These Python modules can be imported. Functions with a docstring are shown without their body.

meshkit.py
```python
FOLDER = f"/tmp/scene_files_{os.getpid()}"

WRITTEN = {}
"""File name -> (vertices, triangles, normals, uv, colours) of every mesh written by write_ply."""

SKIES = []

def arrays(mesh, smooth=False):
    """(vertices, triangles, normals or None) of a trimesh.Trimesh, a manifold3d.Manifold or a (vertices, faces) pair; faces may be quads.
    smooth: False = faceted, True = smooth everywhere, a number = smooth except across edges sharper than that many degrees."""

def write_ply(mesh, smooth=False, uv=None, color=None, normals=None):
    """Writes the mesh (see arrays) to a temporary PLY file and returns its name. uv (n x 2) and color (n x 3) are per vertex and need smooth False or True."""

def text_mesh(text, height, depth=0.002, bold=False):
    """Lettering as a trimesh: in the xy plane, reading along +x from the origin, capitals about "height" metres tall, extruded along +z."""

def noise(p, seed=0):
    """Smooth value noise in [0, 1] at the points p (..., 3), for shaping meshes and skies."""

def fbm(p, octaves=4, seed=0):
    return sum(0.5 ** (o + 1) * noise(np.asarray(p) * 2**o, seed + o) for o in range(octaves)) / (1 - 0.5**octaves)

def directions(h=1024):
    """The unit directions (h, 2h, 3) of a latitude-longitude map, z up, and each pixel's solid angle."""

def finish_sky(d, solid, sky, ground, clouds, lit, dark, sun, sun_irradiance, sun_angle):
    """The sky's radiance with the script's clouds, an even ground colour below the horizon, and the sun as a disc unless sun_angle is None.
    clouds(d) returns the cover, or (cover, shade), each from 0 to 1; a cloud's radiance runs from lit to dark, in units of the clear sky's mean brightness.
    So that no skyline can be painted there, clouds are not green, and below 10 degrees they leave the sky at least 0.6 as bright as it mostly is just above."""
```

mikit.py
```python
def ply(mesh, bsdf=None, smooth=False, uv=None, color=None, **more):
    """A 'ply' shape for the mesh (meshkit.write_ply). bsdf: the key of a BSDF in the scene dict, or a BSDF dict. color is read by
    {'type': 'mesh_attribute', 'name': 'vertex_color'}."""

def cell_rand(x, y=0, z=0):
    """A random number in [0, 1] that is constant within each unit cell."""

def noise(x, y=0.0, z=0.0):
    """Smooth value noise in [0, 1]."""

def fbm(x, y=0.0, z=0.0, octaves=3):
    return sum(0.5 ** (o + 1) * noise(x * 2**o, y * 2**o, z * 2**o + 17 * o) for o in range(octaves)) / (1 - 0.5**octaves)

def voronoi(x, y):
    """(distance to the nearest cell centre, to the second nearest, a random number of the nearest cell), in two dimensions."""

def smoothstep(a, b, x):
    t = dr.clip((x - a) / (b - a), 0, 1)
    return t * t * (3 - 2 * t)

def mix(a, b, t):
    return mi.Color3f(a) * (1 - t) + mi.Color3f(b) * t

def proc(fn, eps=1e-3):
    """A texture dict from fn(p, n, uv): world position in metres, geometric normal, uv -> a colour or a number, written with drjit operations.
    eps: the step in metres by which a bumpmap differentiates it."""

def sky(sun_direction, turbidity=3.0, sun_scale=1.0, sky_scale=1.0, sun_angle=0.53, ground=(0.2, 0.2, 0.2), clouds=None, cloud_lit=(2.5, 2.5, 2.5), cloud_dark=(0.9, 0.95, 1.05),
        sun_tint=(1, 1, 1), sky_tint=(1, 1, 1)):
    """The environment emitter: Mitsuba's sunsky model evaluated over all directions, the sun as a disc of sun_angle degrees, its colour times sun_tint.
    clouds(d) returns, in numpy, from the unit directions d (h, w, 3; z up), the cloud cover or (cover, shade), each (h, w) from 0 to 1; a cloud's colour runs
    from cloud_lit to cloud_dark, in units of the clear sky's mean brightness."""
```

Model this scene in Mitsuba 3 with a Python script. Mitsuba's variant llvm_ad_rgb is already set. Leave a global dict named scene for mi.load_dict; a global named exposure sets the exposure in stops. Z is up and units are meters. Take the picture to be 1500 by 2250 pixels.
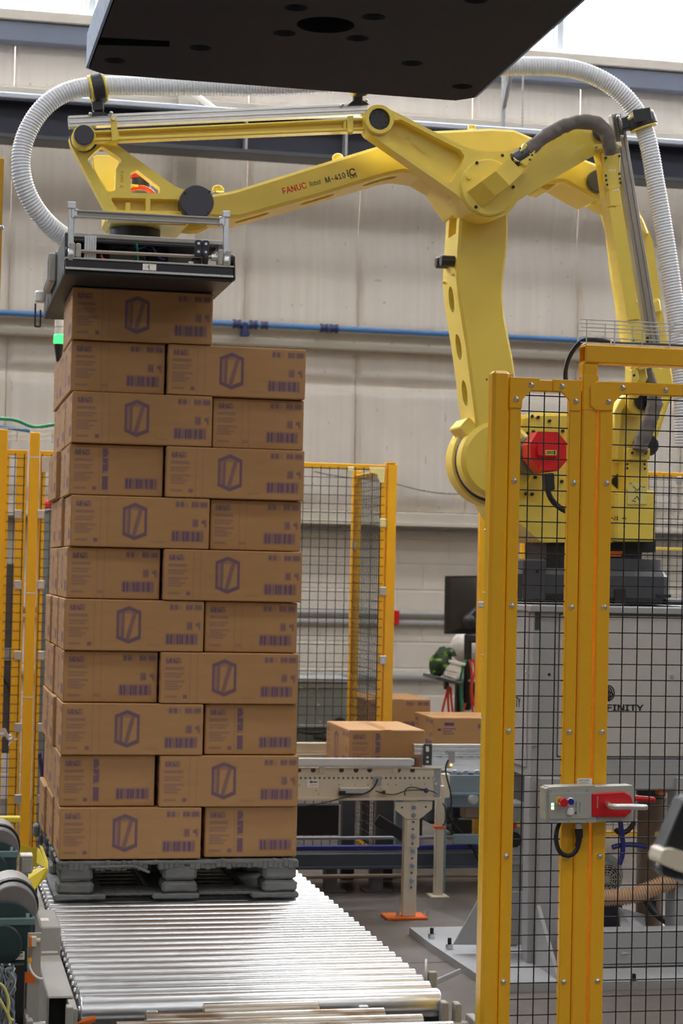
import math, random
import numpy as np, trimesh, mitsuba as mi, drjit as dr, mikit, meshkit
import manifold3d as m3
from shapely.geometry import Polygon, Point
from mikit import noise, fbm, smoothstep, mix, cell_rand
rng = random.Random(7)
T = mi.ScalarTransform4f
scene, labels = {}, {}
# ------------------------------------------------------------------ camera, light, exposure
EYE = np.array([0.0, 0.0, 1.76]); FPX = 4290.8; YAW, PITCH, ROLL = 0.2058, 0.0306, 0.022
FW = np.array([math.sin(YAW) * math.cos(PITCH), math.cos(YAW) * math.cos(PITCH), math.sin(PITCH)])
_r = np.array([math.cos(YAW), -math.sin(YAW), 0]); _u = np.cross(_r, FW)
RT = math.cos(ROLL) * _r + math.sin(ROLL) * _u; UP = math.cos(ROLL) * _u - math.sin(ROLL) * _r
scene['camera'] = {'type': 'thinlens', 'fov': math.degrees(2 * math.atan(750 / FPX)), 'fov_axis': 'x', 'aperture_radius': 0.006, 'focus_distance': 7.0,
                   'near_clip': 0.05, 'far_clip': 200.0, 'to_world': T().look_at(origin=EYE.tolist(), target=(EYE + FW).tolist(), up=UP.tolist())}
exposure = 0.14
LAMP, WINDOW = 12.5, 20.0          # radiance of the high-bay lamps and of the daylit translucent panels
def P(px, py, X=None, Y=None, Z=None):
    """The point of the line of sight through a pixel of the photograph that lies in a plane of the building."""
    d = FW + RT * (px - 750) / FPX - UP * (py - 1125) / FPX
    t = X / d[0] if X is not None else Y / d[1] if Y is not None else (Z - EYE[2]) / d[2]
    return EYE + d * t
def L(px, Y):                     # metres per pixel at depth Y
    return Y / math.cos(YAW) / FPX * px
def srgb(r, g, b):
    return [((c / 255) / 12.92 if c < 10.3 else ((c / 255 + .055) / 1.055) ** 2.4) for c in (r, g, b)]
# ------------------------------------------------------------------ book-keeping
_count = {}
def numbered(k):
    n = _count.get(k, 0); _count[k] = n + 1
    return k if n == 0 else f'{k}_{n:03d}'
def thing(name, label, cat, group=None):
    k = numbered(name); labels[k] = {'label': label, 'category': cat}
    if group: labels[k]['group'] = group
    return k
def put(key, mesh, mat, smooth=30, **kw):
    scene[key] = mesh if isinstance(mesh, dict) else mikit.ply(mesh, mat, smooth=smooth, **kw)
    return key
def part(parent, name, mesh, mat, smooth=30, label=None, kind=None, **kw):
    if isinstance(mesh, list): return [part(parent, name, x, mat, smooth, label, kind, **kw) for x in mesh][0]
    k = numbered(parent + '__' + name); put(k, mesh, mat, smooth, **kw)
    if label or kind:
        labels[k] = {}
        if label: labels[k]['label'] = label
        if kind: labels[k]['kind'] = kind
    return k
def single(name, mesh, mat, label, cat, smooth=30, group=None, kind=None, **kw):
    k = thing(name, label, cat, group)
    if kind: labels[k]['kind'] = kind
    return put(k, mesh, mat, smooth, **kw)
def struct(name, mesh, mat, smooth=30, label=None, **kw):
    labels[name] = {'kind': 'structure'}
    if label: labels[name]['label'] = label
    if mesh is not None: put(name, mesh, mat, smooth, **kw)
    return name
def copy_of(key, to): return {**scene[key], 'to_world': to}
# ------------------------------------------------------------------ shapes
def cat(*m): return trimesh.util.concatenate([x for y in m for x in (y if isinstance(y, (list, tuple)) else [y])])
def cbox(x0, x1, y0, y1, z0, z1, c=.003):
    x0, x1 = min(x0, x1), max(x0, x1); y0, y1 = min(y0, y1), max(y0, y1); z0, z1 = min(z0, z1), max(z0, z1)
    c = min(c, .4 * min(x1 - x0, y1 - y0, z1 - z0)); v = []
    for x, sx in ((x0, 1), (x1, -1)):
        for y, sy in ((y0, 1), (y1, -1)):
            for z, sz in ((z0, 1), (z1, -1)):
                v += [(x + sx * c, y + sy * c, z), (x + sx * c, y, z + sz * c), (x, y + sy * c, z + sz * c)]
    return trimesh.convex.convex_hull(np.array(v))
def hull(pts): return trimesh.convex.convex_hull(np.array(pts, float))
def frame_of(a, up=(0, 0, 1)):
    a = np.asarray(a, float); a = a / np.linalg.norm(a); up = np.asarray(up, float)
    if abs(a @ up) > .98: up = np.array([0, 1.0, 0])
    s = np.cross(up, a); s /= np.linalg.norm(s)
    return s, np.cross(a, s), a
def bar(p, q, w, h, c=.002, up=(0, 0, 1)):
    """A chamfered box from p to q, w wide sideways and h high."""
    p, q = np.asarray(p, float), np.asarray(q, float); s, u, a = frame_of(q - p, up); n = np.linalg.norm(q - p)
    m = cbox(-w / 2, w / 2, -h / 2, h / 2, 0, n, c); M = np.eye(4); M[:3, 0], M[:3, 1], M[:3, 2], M[:3, 3] = s, u, a, p
    return m.apply_transform(M)
def cyl(p, q, r, n=28, r2=None, c=.0):
    p, q = np.asarray(p, float), np.asarray(q, float); s, u, a = frame_of(q - p); L_ = np.linalg.norm(q - p); r2 = r if r2 is None else r2
    prof = [(0, 0), (r - c, 0), (r, c), (r2, L_ - c), (r2 - c, L_), (0, L_)] if c else [(0, 0), (r, 0), (r2, L_), (0, L_)]
    m = trimesh.creation.revolve(np.array(prof), sections=n); M = np.eye(4); M[:3, 0], M[:3, 1], M[:3, 2], M[:3, 3] = s, u, a, p
    return m.apply_transform(M)
def lathe(p, axis, prof, n=32):
    s, u, a = frame_of(axis); m = trimesh.creation.revolve(np.array(prof, float), sections=n); M = np.eye(4); M[:3, 0], M[:3, 1], M[:3, 2], M[:3, 3] = s, u, a, p
    return m.apply_transform(M)
def spline(pts, n):
    pts = np.asarray(pts, float); d = np.r_[0, np.cumsum(np.linalg.norm(np.diff(pts, axis=0), axis=1))]
    from scipy.interpolate import PchipInterpolator, CubicSpline
    f = CubicSpline(d, pts) if len(pts) > 2 else (lambda t: np.stack([np.interp(t, d, pts[:, k]) for k in range(3)], -1))
    fine = f(np.linspace(0, d[-1], 800)); e = np.r_[0, np.cumsum(np.linalg.norm(np.diff(fine, axis=0), axis=1))]
    t = np.linspace(0, e[-1], n); return np.stack([np.interp(t, e, fine[:, k]) for k in range(3)], -1), e[-1]
def sweep(p, r, sides=10, caps=True):
    p = np.asarray(p, float); n = len(p); r = np.broadcast_to(r, (n,)); t = np.gradient(p, axis=0); t /= np.linalg.norm(t, axis=1, keepdims=True) + 1e-12
    s = np.cross(t[0], [0, 0, 1.0] if abs(t[0][2]) < .9 else [0, 1.0, 0]); s /= np.linalg.norm(s); v = []
    ang = np.arange(sides) * 2 * np.pi / sides
    for i in range(n):
        s = s - (s @ t[i]) * t[i]; s /= np.linalg.norm(s); b = np.cross(t[i], s)
        v.append(p[i] + r[i] * (np.cos(ang)[:, None] * s + np.sin(ang)[:, None] * b))
    v = np.concatenate(v); f = []
    i, j = np.meshgrid(np.arange(n - 1), np.arange(sides), indexing='ij'); a = i * sides + j; b = i * sides + (j + 1) % sides
    f = np.vstack([np.stack([a, b, b + sides], -1).reshape(-1, 3), np.stack([a, b + sides, a + sides], -1).reshape(-1, 3)])
    if caps:
        k = len(v); v = np.vstack([v, p[0], p[-1]]); jj = np.arange(sides); j2 = (jj + 1) % sides
        f = np.vstack([f, np.stack([np.full(sides, k), j2, jj], -1), np.stack([np.full(sides, k + 1), (n - 1) * sides + jj, (n - 1) * sides + j2], -1)])
    return trimesh.Trimesh(v, f, process=False)
def tube(pts, r, n=60, sides=10): return sweep(spline(pts, n)[0], r, sides)
def ribbed(pts, r, pitch, depth, sides=20, sub=6):
    p, ln = spline(pts, 900); n = int(ln / pitch) * sub + 1; p, _ = spline(pts, n); k = np.arange(n) % sub
    w = np.where((k == 1) | (k == 2), 1.0, np.where((k == 0) | (k == 3), .45, 0.0))
    return sweep(p, r - depth + depth * w, sides)
def rounded(pts, r, holes=()):
    g = Polygon(pts, holes); g = g.buffer(r, 6).buffer(-2 * r, 6).buffer(r, 6) if r else g
    if hasattr(g, 'geoms'): g = max(g.geoms, key=lambda q: q.area)
    return g.simplify(r * .02 if r else 0)
def slab(g, y0, y1, bevel=.004, both=True):
    """A shapely polygon in (x, z) given thickness from y0 (front) to y1, its edges bevelled."""
    if not isinstance(g, Polygon): g = Polygon(g)
    g = Polygon(g.exterior.coords, [h.coords for h in g.interiors]); from shapely.geometry.polygon import orient
    g = orient(g)
    def inset(c, d):
        c = np.asarray(c); a = c - np.roll(c, 1, 0); b = np.roll(c, -1, 0) - c
        a /= np.linalg.norm(a, axis=1, keepdims=True) + 1e-12; b /= np.linalg.norm(b, axis=1, keepdims=True) + 1e-12
        na, nb = np.stack([-a[:, 1], a[:, 0]], -1), np.stack([-b[:, 1], b[:, 0]], -1); m = na + nb
        m /= np.maximum((m * na).sum(1, keepdims=True), .35); return c + d * m
    rings = [np.asarray(h.coords)[:-1] for h in [g.exterior, *g.interiors]]
    ins = [inset(c, bevel) for c in rings]; bad = not Polygon(ins[0], ins[1:]).is_valid
    if bad: ins = rings
    vs, fs, k = [], [], 0
    def cap(R, y, flip):
        nonlocal k
        v2, f2 = trimesh.creation.triangulate_polygon(Polygon(R[0], R[1:]), engine='earcut')
        e = v2[f2]; ar = np.cross(e[:, 1] - e[:, 0], e[:, 2] - e[:, 0]); f2 = np.where((ar < 0)[:, None], f2[:, ::-1], f2)
        vs.append(np.stack([v2[:, 0], np.full(len(v2), y), v2[:, 1]], -1)); fs.append((f2[:, ::-1] if flip else f2) + k); k += len(v2)
    def band(A, ya, B, yb):
        nonlocal k
        n = len(A); vs.append(np.vstack([np.c_[A[:, 0], np.full(n, ya), A[:, 1]], np.c_[B[:, 0], np.full(n, yb), B[:, 1]]])); i = np.arange(n); j = (i + 1) % n
        fs.append(np.vstack([np.stack([j, i, j + n], -1), np.stack([j + n, i, i + n], -1)]) + k); k += 2 * n
    b = 0 if bad else min(bevel, .45 * (y1 - y0)); cap(ins, y0, False); back = ins if both else rings
    for A, B in zip(rings, ins):
        if b: band(B, y0, A, y0 + b)
        band(A, y0 + b, A, y1 - (b if both else 0))
        if b and both: band(A, y1 - b, B, y1)
    cap(back, y1, True)
    m = trimesh.Trimesh(np.vstack(vs), np.vstack(fs), process=True); return m
def px(pts, Y): return [(q[0], q[2]) for q in (P(x, y, Y=Y) for x, y in pts)]
def plate(pts, Y, thick, r=8, holes=(), bevel=.004):
    """A plate whose front face, at depth Y, has its corners at these pixels."""
    return slab(rounded(px(pts, Y), L(r, Y), [px(h, Y) for h in holes]), Y, Y + thick, bevel)
def disc(x, y, rpx, Y, thick, c=.004, n=48):
    p = P(x, y, Y=Y); return cyl(p, p + [0, thick, 0], L(rpx, Y), n, c=c)
def to_m3(m): return m3.Manifold(m3.Mesh(np.asarray(m.vertices, np.float32), np.asarray(m.faces, np.uint32)))
def cut(a, *bs):
    a = a.copy(); a.merge_vertices(); A = to_m3(a)
    if A.is_empty(): return a
    for b in bs:
        b = b.copy(); b.merge_vertices(); A = A - to_m3(b)
    o = A.to_mesh(); return trimesh.Trimesh(o.vert_properties[:, :3], o.tri_verts, process=True)
def letters(text, at, height, direction=(1, 0, 0), up=(0, 0, 1), depth=.001, bold=False, length=None):
    m = meshkit.text_mesh(text, height, depth, bold); d = np.array(direction, float); d /= np.linalg.norm(d)
    if length: m.apply_scale([length / m.extents[0], 1, 1])
    u = np.array(up, float); u = u - (u @ d) * d; u /= np.linalg.norm(u); M = np.eye(4); M[:3, 0], M[:3, 1], M[:3, 2], M[:3, 3] = d, u, np.cross(d, u), at
    return m.apply_transform(M)
def sphere(c, r, s=(1, 1, 1), n=2):
    m = trimesh.creation.icosphere(n, r); m.apply_scale(s); return m.apply_translation(c)
def grid(fn, nu, nv):
    u, v = np.meshgrid(np.linspace(0, 1, nu), np.linspace(0, 1, nv), indexing='ij'); p = fn(u, v).reshape(-1, 3); i, j = np.meshgrid(np.arange(nu - 1), np.arange(nv - 1), indexing='ij'); a = i * nv + j
    return trimesh.Trimesh(p, np.vstack([np.stack([a, a + nv, a + nv + 1], -1).reshape(-1, 3), np.stack([a, a + nv + 1, a + 1], -1).reshape(-1, 3)]), process=False)
# ------------------------------------------------------------------ materials
def mat(name, color, rough=.5, metal=0.0, spec=.5, coat=0.0, two=True, bump=None, **kw):
    c = {'type': 'rgb', 'value': color} if isinstance(color, (list, tuple)) else mikit.proc(color)
    b = {'type': 'principled', 'base_color': c, 'roughness': rough if isinstance(rough, (float, int)) else mikit.proc(rough), 'metallic': metal, 'specular': spec, **kw}
    if coat: b['clearcoat'] = coat; b['clearcoat_gloss'] = .85
    if bump: b = {'type': 'bumpmap', 'arbitrary': mikit.proc(bump[0]), 'scale': bump[1], 'bsdf': b}
    scene['m_' + name] = {'type': 'twosided', 'bsdf': b} if two else b
    return 'm_' + name
def tone(c, amount=.12, scale=3.0, streak=(1, 1, 1)):
    c = list(c)
    def fn(p, n, uv): return mi.Color3f(*c) * (1 - amount + 2 * amount * fbm(p.x * scale * streak[0], p.y * scale * streak[1], p.z * scale * streak[2]))
    return fn
M_YEL = mat('robot_yellow', tone(srgb(228, 203, 86), .05, 2.0), .32, coat=.35)
M_FEN = mat('fence_yellow', tone(srgb(242, 180, 28), .05, 4.0), .3, coat=.3)
M_BLK = mat('black_plastic', srgb(38, 38, 44), .42)
M_DRK = mat('dark_grey', srgb(62, 63, 68), .4)
M_BLD = mat('black_disc', srgb(58, 58, 68), .45)
M_GRY = mat('machine_grey', tone(srgb(164, 162, 156), .06, 3.0), .45)
M_STL = mat('stand_grey', tone(srgb(158, 160, 163), .05, 3.0), .42)
M_ALU = mat('aluminium', tone([.78, .78, .77], .06, 30.0), .34, 1.0)
M_ZNC = mat('zinc', tone([.68, .70, .72], .1, 60.0), .36, 1.0)
M_WHT = mat('white_plastic', srgb(232, 232, 230), .4)
M_CRM = mat('cream_paint', tone(srgb(216, 206, 186), .04, 5.0), .4)
M_RED = mat('red_paint', srgb(204, 22, 30), .38)
M_RBR = mat('rubber_black', srgb(26, 26, 28), .5)
M_WIRE = mat('wire_black', srgb(24, 24, 27), .4)
M_GREY_SLEEVE = mat('grey_sleeve', tone(srgb(104, 98, 96), .12, 40.0), .8)
def pallet_col(p, n, uv): return mi.Color3f(*srgb(104, 106, 106)) * (.55 + .8 * fbm(p.x * 14, p.y * 14, p.z * 22))
M_PAL = mat('pallet_grey', pallet_col, .7)
def roller_col(p, n, uv):
    a = fbm(p.x * 9, p.y * 60, p.z * 60); w = smoothstep(.60, .72, fbm(p.x * 5 + 3, p.y * 25, 0))
    return mix(mi.Color3f(.86, .89, .93) * (.86 + .2 * a), mi.Color3f(.48, .47, .45), .4 * w)
M_ROL = mat('roller_zinc', roller_col, .29, 1.0)
M_RUST = mat('worn_roller', lambda p, n, uv: mix(mi.Color3f(.44, .40, .35), mi.Color3f(.20, .14, .09), smoothstep(.40, .68, fbm(p.x * 7, p.y * 40, p.z * 40))), .34, 1.0)
M_TEAL = mat('gearbox_green', tone(srgb(30, 58, 60), .15, 10.0), .4)
M_BLUE = mat('blue_pipe', srgb(70, 120, 178), .4)
M_NAVY = mat('navy_plastic', srgb(38, 48, 92), .4)
M_BLUR = mat('blue_rail', srgb(34, 40, 120), .4)
M_ORG = mat('orange', srgb(232, 112, 30), .5)
M_GRN = mat('green_cable', srgb(30, 130, 92), .45)
M_REDC = mat('red_cable', srgb(206, 70, 40), .45)
M_TAN = mat('tan_hose', srgb(196, 164, 134), .5)
M_BRZ = mat('bronze_pipe', srgb(132, 112, 92), .4)
M_CRANE = mat('runway_dark', tone(srgb(34, 38, 56), .08, 2.0), .55)
M_LBL = mat('label_white', srgb(236, 234, 228), .5)
M_INK = mat('ink_black', srgb(24, 24, 28), .5)
M_INKR = mat('ink_red', srgb(200, 38, 26), .5)
# white spiral hose: thin translucent wall with brighter ribs
scene['m_hose'] = {'type': 'twosided', 'bsdf': {'type': 'principled', 'base_color': {'type': 'rgb', 'value': srgb(240, 242, 246)}, 'roughness': .28, 'specular': .5, 'clearcoat': .5, 'clearcoat_gloss': .9}}
M_HOSE = 'm_hose'
# building materials
def liner_col(p, n, uv):
    st = fbm(p.x * 38, p.z * .8, 1.0); st2 = fbm(p.x * 7, p.z * .5, 5.0); sp = smoothstep(.955, .97, noise(p.x * 26, p.z * 18, 3.0))
    return mi.Color3f(*srgb(224, 217, 209)) * (.86 + .12 * st + .10 * st2) * (1 - .25 * sp)
M_LIN = mat('wall_liner', liner_col, .75)
M_BLOCK = mat('painted_block', lambda p, n, uv: mi.Color3f(*srgb(226, 219, 211)) * (.93 + .1 * fbm(p.x * 6, p.y * 6, p.z * 6)), .6)
M_STEELW = mat('painted_steel', tone(srgb(206, 200, 190), .05, 3.0), .5)
M_GRYP = mat('conduit_grey', srgb(170, 172, 172), .4)
M_CEIL = mat('ceiling', srgb(214, 212, 208), .8)
def floor_col(p, n, uv):
    a = fbm(p.x * 1.2, p.y * 1.2, 0); b = fbm(p.x * 9, p.y * 9, 2); s = smoothstep(.62, .75, fbm(p.x * 2.2, p.y * .9, 7))
    return mi.Color3f(*srgb(94, 87, 82)) * (.72 + .35 * a + .18 * b) * (1 - .3 * s)
M_FLOOR = mat('floor_concrete', floor_col, lambda p, n, uv: .28 + .25 * fbm(p.x * 3, p.y * 3, 4))
# ------------------------------------------------------------------ carton with its purple print; u holds the kind of face (0 long, 2 short, 4 short with upright lettering, 6 plain) plus 0..1 across
def carton(p, n, uv):
    k = dr.floor(uv.x / 2) * 2; s = uv.x - k; v = uv.y; long_ = k < 1; plain = k > 5; up = (k > 3) & (k < 5); wid = dr.select(long_, .61, .405)
    x = s * wid; h = .2188; y = v * h; right = wid - x
    def box_(a, b, c, d, e=.006): return smoothstep(a - e, a + e, x) * (1 - smoothstep(b - e, b + e, x)) * smoothstep(c - e, c + e, y) * (1 - smoothstep(d - e, d + e, y))
    def rbox(a, b, c, d, e=.006): return smoothstep(a - e, a + e, right) * (1 - smoothstep(b - e, b + e, right)) * smoothstep(c - e, c + e, y) * (1 - smoothstep(d - e, d + e, y))
    sp = dr.floor(p.z * 4.3) * 7.1
    ink = .98 * box_(.020, .084, .174, .198, .008) * (.5 + .5 * smoothstep(.3, .6, noise(x * 160, y * 90, 2)))
    ink = dr.maximum(ink, .55 * box_(.016, .098, .146, .158))
    for i, (yy, e) in enumerate(((.128, .100), (.116, .088), (.094, .104), (.083, .070), (.072, .092), (.060, .080))):
        ink = dr.maximum(ink, .62 * box_(.016, e, yy - .0040, yy + .0040, .005) * (.60 + .40 * noise(x * 240, i * 3.0, 1)))
    ink = dr.maximum(ink, .55 * box_(.016, .070, .022, .030, .005)); ink = dr.maximum(ink, .85 * dr.select(long_ | up, 1., 0.) * box_(.098, .116, .018, .034, .005))
    ink = dr.maximum(ink, .40 * box_(.1265, .129, -.1, .4, .002)); ink = dr.maximum(ink, dr.select(up, 0., .34) * box_(.158, .1605, -.1, .4, .002))
    ink = dr.maximum(ink, dr.select(up, .95, 0.) * box_(.140, .166, .016, .205, .005) * (.35 + .65 * smoothstep(.25, .5, noise(x * 60, y * 110, 8))) * (1 - box_(.13, .18, .082, .094, .003)))
    ink = dr.maximum(ink, dr.select(up | long_, 0., .35) * box_(.128, .158, .020, .034, .004))
    # stacked lettering at the top right, figures below it, the bar code
    tr = rbox(.006, .150, .182, .206, .007) * (.3 + .7 * smoothstep(.28, .5, noise(right * 130, 3, 2))) * (1 - rbox(.078, .092, .1, .3, .003))
    ink = dr.maximum(ink, dr.select(up, 0., .85) * tr)
    ink = dr.maximum(ink, dr.select(up, 0., .75) * rbox(.010, .072, .094, .128, .008) * smoothstep(.45, .6, noise(right * 75, y * 60, 5)))
    bars = rbox(.022, .164, .028, .074, .007); ink = dr.maximum(ink, bars * (.60 + .45 * smoothstep(.35, .65, noise(right * 210, 9, 2))))
    ink = dr.maximum(ink, .45 * rbox(.020, .164, .026, .078, .005) * (1 - rbox(.023, .161, .031, .073, .004)))
    ink = dr.maximum(ink, dr.select(long_, .25, 0.) * rbox(.190, .250, .020, .026, .005))
    # the drawing of an open pack: a six-sided outline with a slanted sheet
    a, b = x - .280, y - .112
    hx = dr.maximum(dr.abs(a) / .053, (dr.abs(b) + dr.abs(a) * .42) / .082)
    pack = smoothstep(.74, .86, hx) * (1 - smoothstep(.97, 1.08, hx)); inside = 1 - smoothstep(.86, .95, hx)
    pack = dr.maximum(pack, inside * (1 - smoothstep(.0035, .010, dr.abs(a + .026 - b * .02))) * .8)
    pack = dr.maximum(pack, inside * (1 - smoothstep(.004, .014, dr.abs(a - .012 - b * .26))) * .75)
    pack = dr.maximum(pack, inside * smoothstep(.044, .056, b) * .45); pack = dr.maximum(pack, inside * smoothstep(-.020, -.030, a) * .45)
    ink = dr.maximum(ink, dr.select(long_, .95, 0.) * pack)
    ink = dr.select(plain, 0., ink) * .78
    card = mi.Color3f(*srgb(166, 126, 84)) * (.90 + .10 * fbm(p.x * 11, p.y * 11, p.z * 40) + .06 * noise(p.x * 2, p.y * 2, sp))
    return mix(card, mi.Color3f(*srgb(72, 54, 100)), ink)
M_CARD = mat('carton', carton, .62, spec=.35)
M_TAPE = mat('tape', srgb(168, 128, 88), .2)
def carton_mesh(w, d, h, kf, ks, c=.004):
    """Front face at y=0, centred in x; kf, ks = print of front/back and side faces."""
    v, f, uv = [], [], []
    def quad(q, k):
        i = len(v); v.extend(q); f.extend([(i, i + 1, i + 2), (i, i + 2, i + 3)]); uv.extend([(k, 0), (k + 1, 0), (k + 1, 1), (k, 1)])
    x0, x1, y0, y1, z0, z1 = -w / 2, w / 2, 0, d, 0, h
    quad([(x0 + c, y0, z0 + c), (x1 - c, y0, z0 + c), (x1 - c, y0, z1 - c), (x0 + c, y0, z1 - c)], kf)
    quad([(x1 - c, y1, z0 + c), (x0 + c, y1, z0 + c), (x0 + c, y1, z1 - c), (x1 - c, y1, z1 - c)], kf)
    quad([(x0, y1 - c, z0 + c), (x0, y0 + c, z0 + c), (x0, y0 + c, z1 - c), (x0, y1 - c, z1 - c)], ks)
    quad([(x1, y0 + c, z0 + c), (x1, y1 - c, z0 + c), (x1, y1 - c, z1 - c), (x1, y0 + c, z1 - c)], ks)
    quad([(x0 + c, y0 + c, z1), (x1 - c, y0 + c, z1), (x1 - c, y1 - c, z1), (x0 + c, y1 - c, z1)], 6)
    quad([(x0 + c, y1 - c, z0), (x1 - c, y1 - c, z0), (x1 - c, y0 + c, z0), (x0 + c, y0 + c, z0)], 6)
    n0 = len(v); hm = cbox(x0, x1, y0, y1, z0, z1, c)
    for t in hm.triangles:                       # only the chamfer faces of the hull are kept
        nn = np.cross(t[1] - t[0], t[2] - t[0]); nn /= np.linalg.norm(nn) + 1e-12
        if np.abs(nn).max() < .99:
            i = len(v); v.extend(t); f.append((i, i + 1, i + 2)); uv.extend([(6, .5)] * 3)
    return trimesh.Trimesh(np.array(v, float), np.array(f), process=False), np.array(uv, float)
_cart = {}
def carton_ply(w, d, h, kf, ks):
    key = (w, d, h, kf, ks)
    if key not in _cart:
        m, uv = carton_mesh(w, d, h, kf, ks); _cart[key] = mikit.ply(m, M_CARD, smooth=False, uv=uv)
    return _cart[key]
# ================================================================== the hall
WY = 14.6                                   # inner face of the liner of the far wall
struct('floor', cbox(-7, 15, -12, 15.2, -.2, 0, .01), M_FLOOR)
struct('ceiling', cbox(-7, 15, -12, 15.2, 8.2, 8.4, .01), M_CEIL)
M_WFAR = mat('wall_far', srgb(120, 118, 116), .7)
struct('wall_left', cbox(-7.3, -7, -12, 15.2, 0, 8.4, .01), M_WFAR)
struct('wall_right', cbox(15, 15.3, -12, 15.2, 0, 8.4, .01), M_WFAR)
struct('wall_front', cbox(-7.3, 15.3, -12.3, -12, 0, 8.4, .01), M_WFAR)
struct('wall_back', cbox(-7, 15, WY + .30, WY + .5, 0, 8.4, .01), M_LIN)
# block wainscot, every block a piece
blk = cbox(0, .397, 0, .15, 0, .193, .006); blkh = cbox(0, .194, 0, .15, 0, .193, .006)
BW = .4064; part('wall_back', 'mortar', cbox(-7, 15, WY + .232, WY + .30, 0, 2.235, .002), M_BLOCK)
pm, ph = mikit.ply(blk, M_BLOCK, smooth=False), mikit.ply(blkh, M_BLOCK, smooth=False)
for r in range(11):
    for c in range(-1, 17):
        x = c * BW + (.2032 if r % 2 else 0) + .1; k = numbered('wall_back__block')
        scene[k] = {**pm, 'to_world': T().translate([x, WY + .226 - .002 * rng.random(), r * .2032 + .005])}
rest = []
part('wall_back', 'outer_blockwork', cat(cbox(-7, -.30, WY + .226, WY + .31, 0, 2.235, .004), cbox(7.21, 15, WY + .226, WY + .31, 0, 2.235, .004)), M_BLOCK, False)
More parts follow.
